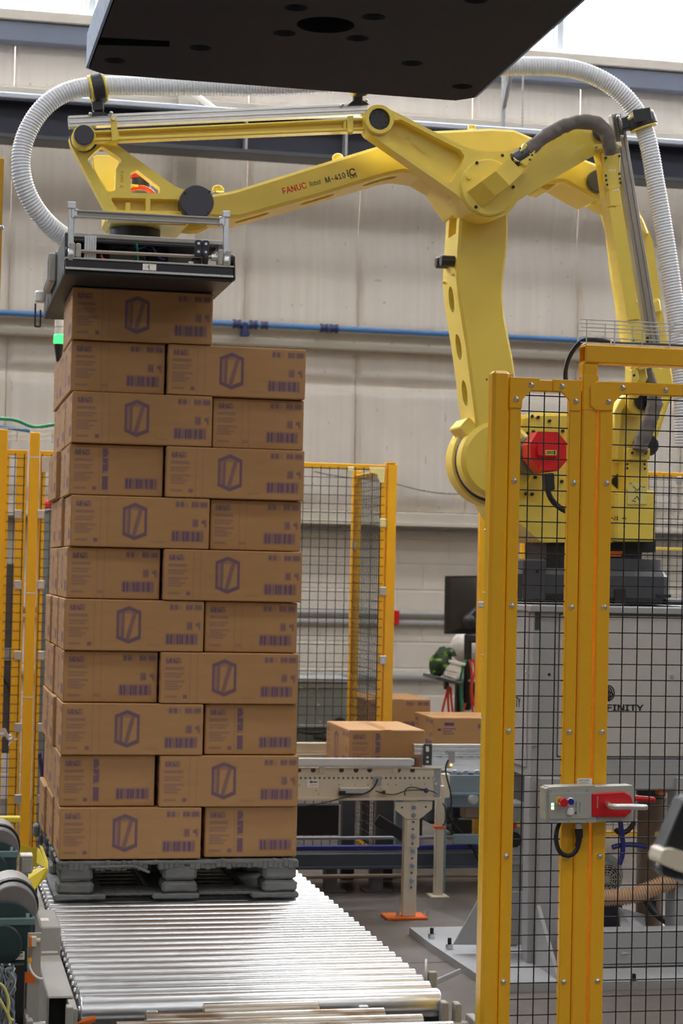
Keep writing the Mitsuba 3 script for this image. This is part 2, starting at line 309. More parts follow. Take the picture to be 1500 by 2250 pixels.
# liner: pleated insulation sheets between the girts, each sheet a piece
def sheet(x0, x1, z0, z1, amp, tucks, seed, wr=0.0):
    def fn(u, v):
        x = x0 + (x1 - x0) * u; z = z0 + (z1 - z0) * v; prof = np.ones_like(v)
        for t, wd in tucks: prof = prof * (1 - np.exp(-((v - t) / wd) ** 2))
        b = amp * prof * (.75 + .25 * np.sin(np.pi * u) ** .5)
        q = np.stack([x * 9, z * .7, np.full_like(x, seed * 3.1)], -1); b = b + .006 * meshkit.fbm(q, 3, seed)
        if wr: b = b + wr * meshkit.fbm(np.stack([x * 5 + z * 2.2, z * 2.6 - x, np.full_like(x, seed)], -1), 4, seed + 3) * (1.2 - v)
        b = b * np.clip(np.minimum(u, 1 - u) * 70, 0.55, 1)
        return np.stack([x, WY + .06 - b, z], -1)
    return grid(fn, 34, 60)
PW = .882; i0 = -3
for i in range(-3, 8):
    x0 = 2.262 + (i - 2) * PW + .002; x1 = x0 + PW - .004
    part('wall_back', 'liner_sheet', sheet(x0, x1, 2.235, 3.53, .075, ((1.02, .10), (.74, .035), (-.02, .06)), i + 9, .05), M_LIN, True)
    part('wall_back', 'liner_sheet', sheet(x0, x1, 3.53, 5.25, .11, ((-.02, .05), (.50, .12), (1.02, .10)), i + 29), M_LIN, True)
    part('wall_back', 'liner_sheet', sheet(x0, x1, 5.25, 5.80, .06, ((-.02, .08), (1.05, .2)), i + 49, .02), M_LIN, True)
for x0, x1 in ((-7, 2.262 - 5 * PW), (2.262 + 6 * PW, 15)):
    part('wall_back', 'liner_sheet', cbox(x0, x1, WY + .02, WY + .1, 2.235, 5.8, .004), M_LIN)
struct('trim_1', cat(cbox(-7, 15, WY - .06, WY + .24, 2.13, 2.225, .006), cbox(-7, 15, WY - .075, WY - .06, 2.12, 2.15, .003)), M_STEELW, label='cream flashing ledge on top of the block wall')
# girt with bolts; sill of the window band
def zee(z0, z1, y0, y1): return cat(cbox(-7, 15, y0 + .06, y0 + .066, z0, z1, .001), cbox(-7, 15, y0, y0 + .066, z1 - .006, z1, .001), cbox(-7, 15, y0 + .06, y1, z0, z0 + .006, .001))
struct('trim_2', zee(3.455, 3.575, WY - .20, WY + .05), M_STEELW, label='cream steel girt across the wall with a row of bolts')
for x in np.arange(.45, 6.2, .293): part('trim_2', 'bolt', cyl((x, WY - .14, 3.51), (x, WY - .15, 3.51), .009, 8), M_GRYP)
struct('trim_3', cat(cbox(-7, 15, WY - .22, WY + .02, 5.165, 5.255, .006), cbox(-7, 15, WY - .22, WY - .21, 5.12, 5.17, .002)), M_STEELW, label='cream steel channel high on the wall')
struct('trim_4', cat(cbox(-7, 15, WY - .13, WY + .05, 5.615, 5.760, .004)), mat('sill_shade', srgb(104, 112, 130), .5), label='blue grey strip with the shadow under the window sill painted in')  # the blue grey colour paints in the shadow below the sill
struct('trim_7', cbox(-7, 15, WY - .16, WY + .05, 5.765, 5.845, .006), M_STEELW, label='pale sill under the translucent window band')
# translucent window band: daylit panels between mullions
M_MUL = mat('mullion', srgb(176, 186, 194), .4)
scene['m_panel'] = {'type': 'twosided', 'bsdf': {'type': 'diffuse', 'reflectance': {'type': 'rgb', 'value': [.7, .72, .75]}}}
MP = 1.83; 
for n, i in enumerate(range(-6, 6)):
    x0 = 4.715 + i * MP
    w = f'window_{n + 1}'
    struct(w, None, None, label='bright translucent daylight panel above the liner wall'); labels.pop(w); 
    k = struct(w, cbox(x0 + .03, x0 + MP - .03, WY + .02, WY + .05, 5.845, 7.55, .004), 'm_panel', False)
    scene[k]['emitter'] = {'type': 'area', 'radiance': {'type': 'rgb', 'value': [WINDOW * .97, WINDOW, WINDOW * 1.05]}}
    part(w, 'mullion', cbox(x0 - .03, x0 + .03, WY - .03, WY + .06, 5.845, 7.55, .004), M_MUL)
    part(w, 'glazing_clip', cbox(x0 - .055, x0 - .035, WY + .0, WY + .02, 5.845, 7.55, .002), M_MUL)
struct('trim_5', cbox(-7, 15, WY - .05, WY + .3, 7.55, 8.2, .006), M_LIN)
# crane runway along the wall, columns, braces, chain
RY = 13.75
k = thing('crane_runway', 'dark steel runway beam with a pale rail crossing the far wall behind the yellow arm', 'beam')
part(k, 'web', cbox(-7, 15, RY + .10, RY + .12, 4.77, 5.0, .002), M_CRANE)
part(k, 'bottom_flange', cbox(-7, 15, RY - .02, RY + .24, 4.735, 4.765, .003), M_DRK)
part(k, 'top_flange', cbox(-7, 15, RY - .02, RY + .24, 4.995, 5.012, .003), M_CRANE)
part(k, 'rail', cbox(-7, 15, RY - .03, RY + .05, 5.012, 5.052, .006), mat('rail_pale', srgb(186, 196, 212), .35), label='pale blue rail')
for x in (2.115, 2.845, 6.6, -1.2): part(k, 'stiffener', cbox(x - .009, x + .009, RY - .01, RY + .1, 4.765, 4.995, .002), M_GRYP)
k = thing('building_column', 'cream steel column standing at the far wall behind the robot wrist', 'column')
part(k, 'flange', cbox(1.685, 1.83, 14.28, 14.295, 0, 6.8, .003), M_STEELW); part(k, 'flange', cbox(1.685, 1.83, 14.52, 14.535, 0, 6.8, .003), M_STEELW)
part(k, 'web', cbox(1.753, 1.763, 14.295, 14.52, 0, 6.8, .002), M_STEELW)
k = thing('wall_brace', 'thin grey steel strut with a diagonal brace high on the far wall', 'brace')
part(k, 'strut', bar(P(1104, 300, Y=14.3), P(1107, 160, Y=14.3), .03, .03), M_GRYP); part(k, 'diagonal', bar(P(1107, 236, Y=14.27), P(1124, 150, Y=13.9), .03, .02), M_GRYP)
single('diagonal_brace', bar(P(424, 205, Y=14.2), P(475, 243, Y=14.0), .04, .04), M_STEELW, 'short cream diagonal brace running up from the column at the runway', 'brace')
k = thing('hanging_chain', 'thin grey chain hanging down the wall right of the dark overhead panel', 'chain')
top, bot = P(1149, 150, Y=13.5), P(1147, 278, Y=13.5); n = 30; lk = []
for i in range(n):
    c = top + (bot - top) * (i + .5) / n; a = np.linspace(0, 2 * np.pi, 9); s = .010; e = np.array([1, 0, 0]) if i % 2 else np.array([0, 1, 0])
    lk.append(sweep(np.array([c + e * s * .6 * np.cos(t) + np.array([0, 0, 1]) * s * 1.2 * np.sin(t) for t in a]), .003, 5, False))
part(k, 'links', cat(lk), M_GRYP, kind='stuff'); part(k, 'hanger_rod', cyl(top, (top[0], top[1], 8.195), .003, 6), M_GRYP)
# pipes along the wall
k = thing('air_pipe', 'blue compressed air pipe with navy couplings along the wall girt', 'pipe')
BZ = 3.585; BY = WY - .26
part(k, 'pipe', cyl((-7, BY, BZ), (5.02, BY, BZ), .021, 14), M_BLUE)
def coupling(x, w=.05, r=.034): part(k, 'coupling', lathe((x - w / 2, BY, BZ), (1, 0, 0), [(0, 0), (r, 0), (r, w * .3), (r * .8, w * .35), (r * .8, w * .65), (r, w * .7), (r, w), (0, w)], 16), M_NAVY)
xs = [P(x, 733, Y=BY)[0] for x in (520, 556, 712, 733)]
for x in xs: coupling(x, .06)
xt = P(537, 740, Y=BY)[0]; part(k, 'tee', cyl((xt, BY, BZ + .01), (xt, BY, BZ - .09), .028, 14), M_NAVY); part(k, 'tee_collar', cyl((xt, BY, BZ - .055), (xt, BY, BZ - .085), .036, 14), M_NAVY)
coupling(P(580, 735, Y=BY)[0], .05, .03); coupling(5.0, .06)
for z, r, lab in ((2.085, .020, 'thin grey conduit just under the flashing ledge'), (1.445, .026, 'upper of the two touching grey conduits on the block wall'), (1.375, .022, 'lower of the two touching grey conduits on the block wall'), (.955, .030, 'lowest grey conduit on the block wall, near the cart')):
    k = thing('conduit', lab, 'conduit'); part(k, 'pipe', cyl((-7, WY + .18, z), (15, WY + .18, z), r, 12), M_GRYP)
    for x in np.arange(.6, 6.2, 1.3): part(k, 'strap', cat(cyl((x, WY + .18, z), (x + .03, WY + .18, z), r + .004, 12), cbox(x, x + .03, WY + .2, WY + .222, z + r * .5, z + r + .004, .002)), M_ZNC)
single('red_junction_box', cat(cbox(P(866, 1353, Y=WY + .15)[0] - .03, P(868, 1353, Y=WY + .15)[0] + .02, WY + .09, WY + .14, 1.36, 1.47, .006)), M_RED, 'small red box on the paired conduits right of the yellow fence post', 'box')
# ceiling lamps (above the frame)
lam = cbox(-.75, .75, -.35, .35, -.02, 0, .002); hs = cbox(-.8, .8, -.4, .4, 0, .12, .02)
for j, y in enumerate((-7.5, -3.0, 1.5, 6.0, 10.5)):
    for i, x in enumerate((-4.5, -.8, 2.9, 6.6, 10.3)):
        k = thing('high_bay_lamp', f'{("leftmost", "second left", "middle", "second right", "rightmost")[i]} white ceiling lamp in the {("nearest", "second", "third", "fourth", "farthest")[j]} row', 'lamp', 'high bay lamps')
        q = part(k, 'diffuser', trimesh.Trimesh(np.array([[x - .75, y - .35, 7.6], [x + .75, y - .35, 7.6], [x + .75, y + .35, 7.6], [x - .75, y + .35, 7.6]], float), [[0, 2, 1], [0, 3, 2]]), 'm_panel', False)
        scene[q]['emitter'] = {'type': 'area', 'radiance': {'type': 'rgb', 'value': [LAMP * 1.0, LAMP * .98, LAMP * .95]}}
        part(k, 'housing', cbox(x - .8, x + .8, y - .4, y + .4, 7.61, 7.72, .02), M_WHT)
        part(k, 'suspension', cyl((x, y, 7.72), (x, y, 8.195), .01, 6), M_GRYP)
# ================================================================== pallet load
X0, Y0, ZR = .5539, 8.27, .357            # left front corner of the load, top of the rollers
PT = ZR + .1733; CH = .2188
k = thing('pallet', 'grey worn plastic pallet with broken edges under the carton stack on the rollers', 'pallet')
W_, D_ = 1.024, 1.235; xa, xb = X0 - .008, X0 + W_ - .008; ya, yb = Y0 - .01, Y0 - .01 + D_
def rough(m, a, f, seed):
    m = m.copy(); 
    for _ in range(3): m = m.subdivide()
    m.merge_vertices(); n = meshkit.noise(m.vertices * f, seed); n2 = meshkit.noise(m.vertices * f * 3, seed + 1); m.vertices += m.vertex_normals * ((n - .5) * a + (n2 - .5) * a * .5)[:, None]; return m
tz = PT - .035
for j in range(7):                            # deck boards run across, with slots between
    y = ya + (D_ - .14) * j / 6
    part(k, 'deck_board', rough(cbox(xa, xb, y, y + (.14 if j in (0, 6) else .12), tz + .010, PT - .007, .006), .006, 30, j), M_PAL, True)
edge = []
for i in range(46):                           # ragged front lip of the deck
    u = i / 46; x = xa + u * W_; w = W_ / 46 + .002; d = .030 + .012 * rng.random()
    if .36 < u < .40 or .50 < u < .53: d = .012 + .006 * rng.random()
    edge.append(cbox(x, x + w, ya - .004 + .008 * rng.random(), ya + .05, PT - .006 - d, PT - .004 - .006 * rng.random(), .004))
part(k, 'front_lip', cat(edge), M_PAL, False)
part(k, 'torn_strip', cat(bar((xa + .14, ya - .004, PT - .030), (xa + .32, ya - .012, PT - .026), .012, .012, .004), bar((xa + .32, ya - .012, PT - .026), (xa + .385, ya - .02, PT - .052), .012, .012, .004)), M_PAL)
for s, (x, w) in enumerate(((xa + .006, .145), (xa + .445, .145), (xb - .151, .145))):
    for j, y in enumerate((ya + .004, ya + .53, ya + D_ - .16)):
        part(k, 'upper_block', rough(cbox(x, x + w, y, y + .15, ZR + .082, tz + .014, .014), .007, 26, s * 3 + j), M_PAL, True)
        part(k, 'lower_block', rough(cbox(x - .003, x + w + .003, y, y + .15, ZR + .026, ZR + .080, .014), .007, 26, s * 3 + j + 20), M_PAL, True)
for s, (x, w) in enumerate(((xa - .01, .215), (xa + .40, .20), (xb - .20, .205))): part(k, 'bottom_runner', rough(cbox(x, x + w, ya - .006, ya + D_, ZR + .005, ZR + .029, .006), .005, 24, s + 40), M_PAL, True)
for s, (x, w) in enumerate(((xa + .2, .22), (xa + .60, .23))):
    m = [cbox(x, x + w, ya + .03 + .05 * q, ya + .045 + .05 * q, ZR + .018, ZR + .030, .002) for q in range(4)] + [cbox(x + .05 * q, x + .05 * q + .008, ya + .03, ya + .2, ZR + .016, ZR + .028, .002) for q in range(5)]
    part(k, 'ribbed_bottom_strip', cat(m), M_PAL, False)
part(k, 'rear_runner', rough(cbox(xa, xb, ya + D_ - .14, ya + D_, ZR + .005, ZR + .027, .006), .004, 24, 50), M_PAL, True)
part(k, 'corner_tab', cat(cbox(xa - .04, xa - .012, ya + D_ - .10, ya + D_, PT - .06, PT - .004, .008)), M_PAL)
ordn = ['bottom', 'second', 'third', 'fourth', 'fifth', 'sixth', 'seventh', 'eighth', 'ninth', 'tenth']
# (short box left?, print of the left front box, of the right front box, left edge, gap, right edge in metres from the stack's corner)
rows = [(0, 0, 4), (1, 4, 0), (0, 0, 4), (1, 2, 0), (0, 0, 2), (1, 2, 0), (0, 0, 2), (1, 4, 0), (0, 0, 2), (1, 2, 0)]
pxl = [(130, 445, 655, 1830), (132, 346, 655, 1712), (135, 448, 655, 1597), (140, 350, 655, 1482), (141, 450, 655, 1368), (148, 355, 663, 1256), (155, 462, 664, 1144), (153, 362, 668, 1030), (158, 468, 670, 915), (157, 366, 672, 803)]
WL, WS = .597, .400
desc = {0: 'long printed side', 2: 'short printed side', 4: 'short side with upright lettering'}
for r, ((sl, kl, kr), (a, b, c, yy)) in enumerate(zip(rows, pxl)):
    z = PT + r * CH
    xl, xm, xr = [P(q, yy, Y=Y0)[0] for q in (a, b, c)]
    for side in (0, 1):
        short = (side == 0) == bool(sl); w = WS if short else WL; dep = .606 if short else .404; nd = 2 if short else 3; kk = kl if side == 0 else kr
        w = min(w, (xm - xl - .004) if side == 0 else (xr - xm - .004))
        cx = xl + w / 2 if side == 0 else xr - w / 2
        for d in range(nd):
            yo = Y0 + d * (dep + .005); yo += (.030 if short else 0) + rng.uniform(-.004, .006) if d == 0 else rng.uniform(0, .004)
            dd = dep - (.032 if short and d == 0 else .008)
            word = ordn[r] + ' layer'
            if d == 0: lab = f'brown carton, {desc[kk]}, front {"left" if side == 0 else "right"} in the {word} of the stack'
            elif side == 0: lab = f'brown carton, {"rear" if d == nd - 1 else "middle"} one on the left side of the stack, {word}'
            else: lab = 'brown carton hidden in the right back of the stack behind the front cartons'
            k = thing('carton', lab, 'box', 'hidden cartons at the back of the stack' if d and side else 'cartons stacked on the pallet')
            scene[k] = {**carton_ply(round(w, 3), round(dd, 3), CH - .003, kk if d == 0 else (2 if short else 0), 0 if short else 2), 'to_world': T().translate([cx + ((rng.uniform(-.020, .004) if side == 0 else rng.uniform(-.006, .006)) if d else 0), yo, z]).rotate([0, 0, 1], rng.uniform(-.25, .25))}
xl = P(158, 700, Y=Y0)[0]; xr = P(467, 700, Y=Y0)[0]
k = thing('carton', 'topmost brown carton, alone on the stack right under the gripper', 'box', 'cartons stacked on the pallet')
scene[k] = {**carton_ply(round(xr - xl, 3), .56, CH, 0, 2), 'to_world': T().translate([(xl + xr) / 2, Y0 - .004, PT + 10 * CH])}
# ================================================================== roller conveyor under the pallet
k = thing('roller_conveyor', 'zinc plated roller conveyor carrying the pallet towards the camera', 'conveyor')
XL, XR = .507, 1.7253; rr = .0315
prof = [(0, 0), (.012, 0), (.012, .006), (rr - .004, .006), (rr, .010), (rr, XR - XL - .010), (rr - .004, XR - XL - .006), (.012, XR - XL - .006), (.012, XR - XL), (0, XR - XL)]
one = mikit.ply(lathe((0, 0, 0), (1, 0, 0), prof, 26), M_ROL, smooth=40)
ys = [6.569 + .1035 * i for i in range(30)]
for y in ys: scene[numbered(k + '__roller')] = {**one, 'to_world': T().translate([XL, y, ZR - rr])}
big = lathe((0, 0, 0), (1, 0, 0), [(0, 0), (.015, 0), (.015, .004), (.043, .004), (.048, .01), (.048, XR - XL - .01), (.043, XR - XL - .004), (.015, XR - XL - .004), (.015, XR - XL), (0, XR - XL)], 32)
bk = numbered(k + '__end_roller'); scene[bk] = {**mikit.ply(big, M_ROL, smooth=40), 'to_world': T().translate([XL, 6.455, ZR - .048])}
part(k, 'side_rail', cbox(XR + .000, XR + .012, 6.40, 9.62, ZR - .16, ZR - .045, .002), M_DRK); part(k, 'side_rail', cbox(XL - .03, XL - .006, 6.40, 9.62, ZR - .16, ZR - .03, .002), M_GRY)
for y in (6.6, 7.6, 8.6, 9.5):
    for x in (XL - .02, XR - .045): part(k, 'leg', cbox(x, x + .05, y, y + .05, .006, ZR - .1, .003), M_DRK)
    part(k, 'cross_member', cbox(XL - .006, XR, y, y + .05, ZR - .16, ZR - .12, .003), M_DRK)
for y in (6.6, 7.6, 8.6, 9.5):
    for x in (XL - .03, XR - .06): part(k, 'foot', cbox(x, x + .09, y - .02, y + .07, 0, .007, .001), M_DRK)
# short covers and guards beside the rollers
k = thing('drive_cover', 'long grey sheet metal chain cover along the left of the rollers', 'cover')
gx = lambda x, y, Z: P(x, y, Z=Z)
CZ = .337; yS = P(105, 1998, Z=.44)[1]
part(k, 'cover', cut(cbox(.412, .498, 6.55, 7.24, .20, CZ, .004), cbox(.418, .492, 6.40, 7.20, .19, CZ - .007, .001)), M_GRY)
part(k, 'end_step', cbox(.424, .498, 7.24, yS, .20, .44, .005), M_GRY); part(k, 'rear_cover', cbox(.440, .498, yS + .03, yS + .42, .20, .335, .005), M_GRY)
part(k, 'label', cbox(.432, .462, 7.36, 7.42, .44, .4408, .0003), M_LBL); part(k, 'label', cbox(.430, .488, 7.2385, 7.24, .344, .352, .0003), M_LBL)
part(k, 'chain_case', cbox(.420, .490, 6.62, 7.18, .205, .325, .004), M_RBR); part(k, 'stand', cbox(.43, .49, 6.7, 8.0, 0, .2, .004), M_GRY)
# ================================================================== the palletizing robot; its arm works in a plane along the wall, at depth about 8.95
R = thing('palletizing_robot', 'large yellow four axis palletizing robot arm reaching left over the carton stack', 'robot')
def rp(name, mesh, m=M_YEL, smooth=35, label=None): return part(R, name, mesh, m, smooth, label)
FY = 8.80                                    # front face of forearm and lower arm
def bolt(x, y, Y, rpx=4.2, h=.008): p = P(x, y, Y=Y); return cyl(p, p - [0, h, 0], L(rpx, Y), 6, c=.001)
def bolts(pts, Y, rpx=4.2, h=.008): return [bolt(x, y, Y, rpx, h) for x, y in pts]
# forearm: box section with cast slots underneath
fore = plate([(442, 430), (500, 421), (522, 416), (560, 404), (838, 318), (900, 296), (950, 287), (1080, 281), (1130, 284), (1172, 302), (1240, 332), (1318, 362), (1331, 385), (1330, 415), (1316, 440), (1286, 424), (1240, 398), (1200, 402), (1150, 425), (1110, 445), (1010, 468), (990, 440), (968, 405), (930, 383), (885, 377), (850, 384), (700, 430), (528, 478), (480, 478), (430, 474), (408, 455), (412, 436)], FY, .30, 10, bevel=.014)
slots = []
for x, y in ((836, 404), (700, 448), (556, 487)):
    p = P(x, y, Y=FY + .13); d = P(x + 40, y - 12.5, Y=FY + .13) - P(x, y, Y=FY + .13); d /= np.linalg.norm(d); nrm = np.array([-d[2], 0, d[0]])
    slots.append(hull([p + d * s * .05 + nrm * t + np.array([.035 * math.cos(a) * 0, .04 * math.sin(a), 0]) + d * .035 * math.cos(a) for s in (-1, 1) for t in (-.06, .05) for a in np.linspace(0, 2 * math.pi, 13)]))
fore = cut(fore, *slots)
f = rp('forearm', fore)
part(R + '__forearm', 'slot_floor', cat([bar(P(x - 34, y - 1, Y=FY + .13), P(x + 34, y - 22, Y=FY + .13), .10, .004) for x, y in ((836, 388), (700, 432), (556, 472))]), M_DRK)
part(f, 'lifting_lug', cat(*[sweep(spline([P(x - 9, y + 6, Y=FY + .1), P(x - 7, y - 4, Y=FY + .1), P(x + 4, y - 6, Y=FY + .1), P(x + 9, y + 2, Y=FY + .1)], 16)[0], .007, 6) for x, y in ((478, 416), (742, 346))], [cyl(P(x, y + 5, Y=FY + .1), P(x, y - 3, Y=FY + .1), .02, 12) for x, y in ((483, 416), (742, 346), (1036, 280))]), M_YEL)
part(f, 'far_boss', plate([(1180, 400), (1216, 385), (1222, 404), (1205, 418), (1188, 414)], FY + .05, .2, 4), M_YEL)
# lettering on the forearm
dv = P(781, 383, Y=FY) - P(714, 401, Y=FY)
def arm_text(t, x, y, h, x2, m, bold=False, nm='lettering'):
    return part(f, nm, letters(t, P(x, y, Y=FY) - [0, .0002, 0], h, dv, depth=.0012, bold=bold, length=np.linalg.norm(P(x2, y - (x2 - x) * .262, Y=FY) - P(x, y, Y=FY))), m, False)
arm_text('FANUC', 621, 427, L(13, FY), 673, M_INKR, True, 'red_lettering'); arm_text('Robot', 681, 410, L(10, FY), 705, M_INK, False)
arm_text('M-410', 715, 402, L(11.5, FY), 759, M_INK, True); arm_text('iC', 763, 389, L(15, FY), 781, M_INK, True); arm_text('185', 768, 393, L(7, FY), 784, M_INK, True)
# lower arm: a cranked box casting whose narrow left side shows oval openings
low = plate([(1012, 455), (1009, 500), (1005, 560), (1003, 610), (1008, 660), (1024, 760), (1042, 900), (1046, 935), (1053, 985), (1060, 1060), (1150, 1060), (1150, 960), (1140, 880), (1128, 790), (1110, 700), (1105, 645), (1108, 600), (1115, 545), (1117, 500), (1115, 452), (1070, 420)], FY, .27, 14, bevel=.012)
ov = []
for x, y in ((990, 658), (1007, 763), (1023, 864)):
    c = P(x, y, Y=FY + .13); ov.append(hull([c + np.array([dx, .045 * math.cos(a), .062 * math.sin(a)]) for dx in (-.12, .10) for a in np.linspace(0, 2 * math.pi, 25)]))
fork = cbox(P(1000, 500, Y=FY)[0] - .15, P(1112, 500, Y=FY)[0] + .2, FY + .06, FY + .20, P(1000, 508, Y=FY)[2], P(1000, 400, Y=FY)[2], .002)
la = rp('lower_arm', cut(low, *ov, fork))
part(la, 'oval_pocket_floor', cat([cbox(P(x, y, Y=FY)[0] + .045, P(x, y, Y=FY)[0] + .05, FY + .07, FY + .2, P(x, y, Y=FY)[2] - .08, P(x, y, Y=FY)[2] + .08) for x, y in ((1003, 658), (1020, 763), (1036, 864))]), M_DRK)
for x, y, Y in ((988, 574, FY + .06), (977, 578, FY + .19)):
    p = P(x, y, Y=Y); part(la, 'stop_knob', cyl(p + [.05, 0, 0], p - [.045, 0, 0], .027, 20, c=.004), M_BLK, label='black stop knob')
part(la, 'stud', cat([sphere(P(x, y, Y=FY + q), .008) for x, y, q in ((994, 603, .05), (975, 621, .2))]), M_YEL); part(la, 'hole_mark', bolts(((1069, 834), (1077, 833)), FY, 2.2, .002), M_INK)
# shoulder hub with its black joint ring, and the nose block of the lower arm
hc = (1098, 1012)
rp('shoulder_hub', cat(disc(1098, 1010, 88, FY - .02, .12, .02, 64), plate([(1010, 938), (1030, 915), (1046, 935), (1080, 975), (1062, 1000)], FY + .02, .2, 6, bevel=.02)))
rp('joint_ring', disc(1094, 1012, 95, FY + .10, .05, .004, 64), M_RBR, label='black joint ring'); rp('shoulder_rim', cat(disc(1093, 1012, 103, FY + .15, .16, .02, 64)))
# turning column (turret) seen through the fence
tur = rp('turret', cat(plate([(1110, 1000), (1145, 912), (1180, 905), (1290, 905), (1345, 925), (1350, 905), (1372, 880), (1395, 860), (1424, 868), (1438, 900), (1425, 985), (1424, 1060), (1436, 1110), (1441, 1190), (1180, 1192), (1120, 1150), (1085, 1090)], FY + .06, .42, 14, bevel=.02),
    plate([(1352, 1078), (1440, 1078), (1440, 1190), (1352, 1190)], FY - .12, .3, 6, bevel=.012), plate([(1350, 905), (1362, 880), (1376, 866), (1380, 880), (1366, 905), (1358, 1010), (1350, 1010)], FY - .02, .1, 3), plate([(1382, 1010), (1424, 1010), (1425, 1076), (1382, 1076)], FY - .10, .2, 3, bevel=.006),
    plate([(1128, 1092), (1250, 1128), (1350, 1150), (1352, 1192), (1190, 1192), (1130, 1140)], FY - .05, .2, 8, bevel=.02), plate([(1378, 985), (1428, 985), (1428, 1010), (1378, 1010)], FY - .13, .06, 2)))
part(tur, 'triangle_mark', plate([(1338, 1058), (1358, 1040), (1358, 1075)], FY + .055, .006, 0, bevel=0), M_INK, False)
part(tur, 'warning_plate', plate([(1378, 1060), (1421, 1060), (1421, 1108), (1378, 1108)], FY - .128, .006, 0, bevel=.0005), mat('plate_pale', srgb(214, 200, 120), .4), False)
part(tur, 'warning_drawing', cat([bar(P(a, b, Y=FY - .129), P(c, d, Y=FY - .129), .003, .003, .0003) for a, b, c, d in ((1390, 1068, 1400, 1078), (1400, 1078, 1408, 1067), (1394, 1078, 1398, 1084), (1392, 1097, 1400, 1090), (1400, 1090, 1403, 1098), (1388, 1100, 1396, 1102), (1382, 1062, 1388, 1062), (1410, 1070, 1417, 1070))]), M_INK, False)
part(tur, 'axis_mark', letters('J1', P(1346, 1142, Y=FY - .121), L(8, FY), depth=.001, bold=True), M_INK, False); part(tur, 'axis_dot', bolts(((1344, 1138), (1368, 1139), (1374, 1139)), FY - .121, 1.8, .001), M_INK)
part(tur, 'bolt', bolts([(1168, 915), (1181, 917), (1206, 925), (1235, 947), (1147, 955), (1158, 952), (1171, 949), (1247, 1026), (1233, 1058), (1146, 1045), (1158, 1047), (1175, 1049), (1155, 1085), (1168, 1086)], FY + .058, 4, .012), M_INK)
part(tur, 'bolt', bolts([(1388, 995), (1418, 996), (1377, 1020), (1377, 1029), (1415, 1020), (1416, 1030)], FY - .132, 3, .006), M_INK)
# shoulder motor with red cap, plug and lead
mo = rp('shoulder_motor', disc(1180, 998, 44, FY - .16, .3, .01, 40), mat('motor_dark', srgb(96, 92, 78), .4), label='dark shoulder motor with red cap')
part(mo, 'red_cap', plate([(1181, 948), (1225, 949), (1247, 976), (1247, 1010), (1225, 1035), (1190, 1038), (1166, 1008), (1164, 976)], FY - .30, .12, 2, bevel=.006), M_RED)
part(mo, 'connector', cat(plate([(1184, 974), (1226, 974), (1226, 1004), (1184, 1004)], FY - .325, .03, 2), plate([(1186, 1022), (1224, 1018), (1224, 1032), (1190, 1036)], FY - .325, .03, 2), plate([(1184, 979), (1192, 979), (1192, 1000), (1184, 1000)], FY - .34, .03, 1)), M_RED)
part(mo, 'yellow_label', plate([(1198, 989), (1222, 989), (1222, 1000), (1198, 1000)], FY - .328, .004, 0, bevel=0), mat('label_yellow', srgb(214, 200, 90), .5), False)
part(mo, 'label_print', cat([bar(P(1200, y, Y=FY - .329), P(1216, y, Y=FY - .329), .002, .002, .0002) for y in (991.5, 994, 996.5)] + [plate([(1217, 990), (1220, 990), (1220, 999), (1217, 999)], FY - .3295, .002, 0, bevel=0)]), M_INK, False)
part(mo, 'plug', cat(bar(P(1203, 1040, Y=FY - .3), P(1206, 1078, Y=FY - .3), .045, .05, .006), bar(P(1208, 1040, Y=FY - .31), P(1210, 1054, Y=FY - .31), .03, .03, .004)), M_RBR); part(mo, 'lead', tube([P(1203, 1075, Y=FY - .3), P(1210, 1095, Y=FY - .3), P(1225, 1112, Y=FY - .28), P(1256, 1130, Y=FY - .2)], .013, 24), M_RBR)
part(mo, 'warning_triangle', plate([(1147, 1000), (1153, 985), (1157, 1003)], FY - .165, .006, 0, bevel=0), M_YEL, False)
# base below the turret
bs = rp('base_ring', cat(plate([(1200, 1185), (1440, 1187), (1440, 1214), (1410, 1214), (1408, 1238), (1392, 1248), (1200, 1248)], FY - .02, .34, 2, bevel=.006)), M_RBR, label='black base ring')
part(bs, 'orange_tag', plate([(1340, 1211), (1368, 1211), (1364, 1223), (1340, 1223)], FY - .03, .006, 1, bevel=.001), M_ORG)
cen = P(1310, 1200, Y=8.98)[0]
rp('base_casting', cat(cbox(P(1136, 1280, Y=8.62)[0], P(1472, 1280, Y=8.62)[0], 8.62, 9.2, P(1300, 1326, Y=8.62)[2], P(1300, 1250, Y=8.62)[2], .03), cbox(P(1472, 1300, Y=8.62)[0] - .02, P(1500, 1300, Y=8.62)[0] + .1, 8.62, 9.3, P(1300, 1326, Y=8.62)[2], P(1500, 1318, Y=8.62)[2], .015),
    cbox(P(1136, 1280, Y=8.7)[0], P(1185, 1280, Y=8.7)[0], 8.60, 9.2, P(1160, 1320, Y=8.62)[2], P(1160, 1228, Y=8.62)[2], .008), cyl((cen, 8.93, P(1300, 1255, Y=8.7)[2] - .02), (cen, 8.93, P(1300, 1240, Y=8.7)[2] + .03), .29, 40)), M_DRK, label='dark grey cast base')
part(R + '__base_casting', 'access_recess', cat(plate([(1350, 1295), (1374, 1293), (1374, 1327), (1350, 1327)], 8.612, .012, 1, bevel=.001), plate([(1196, 1304), (1250, 1304), (1250, 1310), (1196, 1310)], 8.612, .012, 1, bevel=.001), plate([(1440, 1306), (1474, 1306), (1474, 1313), (1446, 1313)], 8.612, .012, 1, bevel=.001)), M_RBR)
part(R + '__base_casting', 'bolt', bolts([(1152, 1254), (1180, 1255), (1150, 1318), (1181, 1318)], 8.60, 3.2, .008), M_INK)
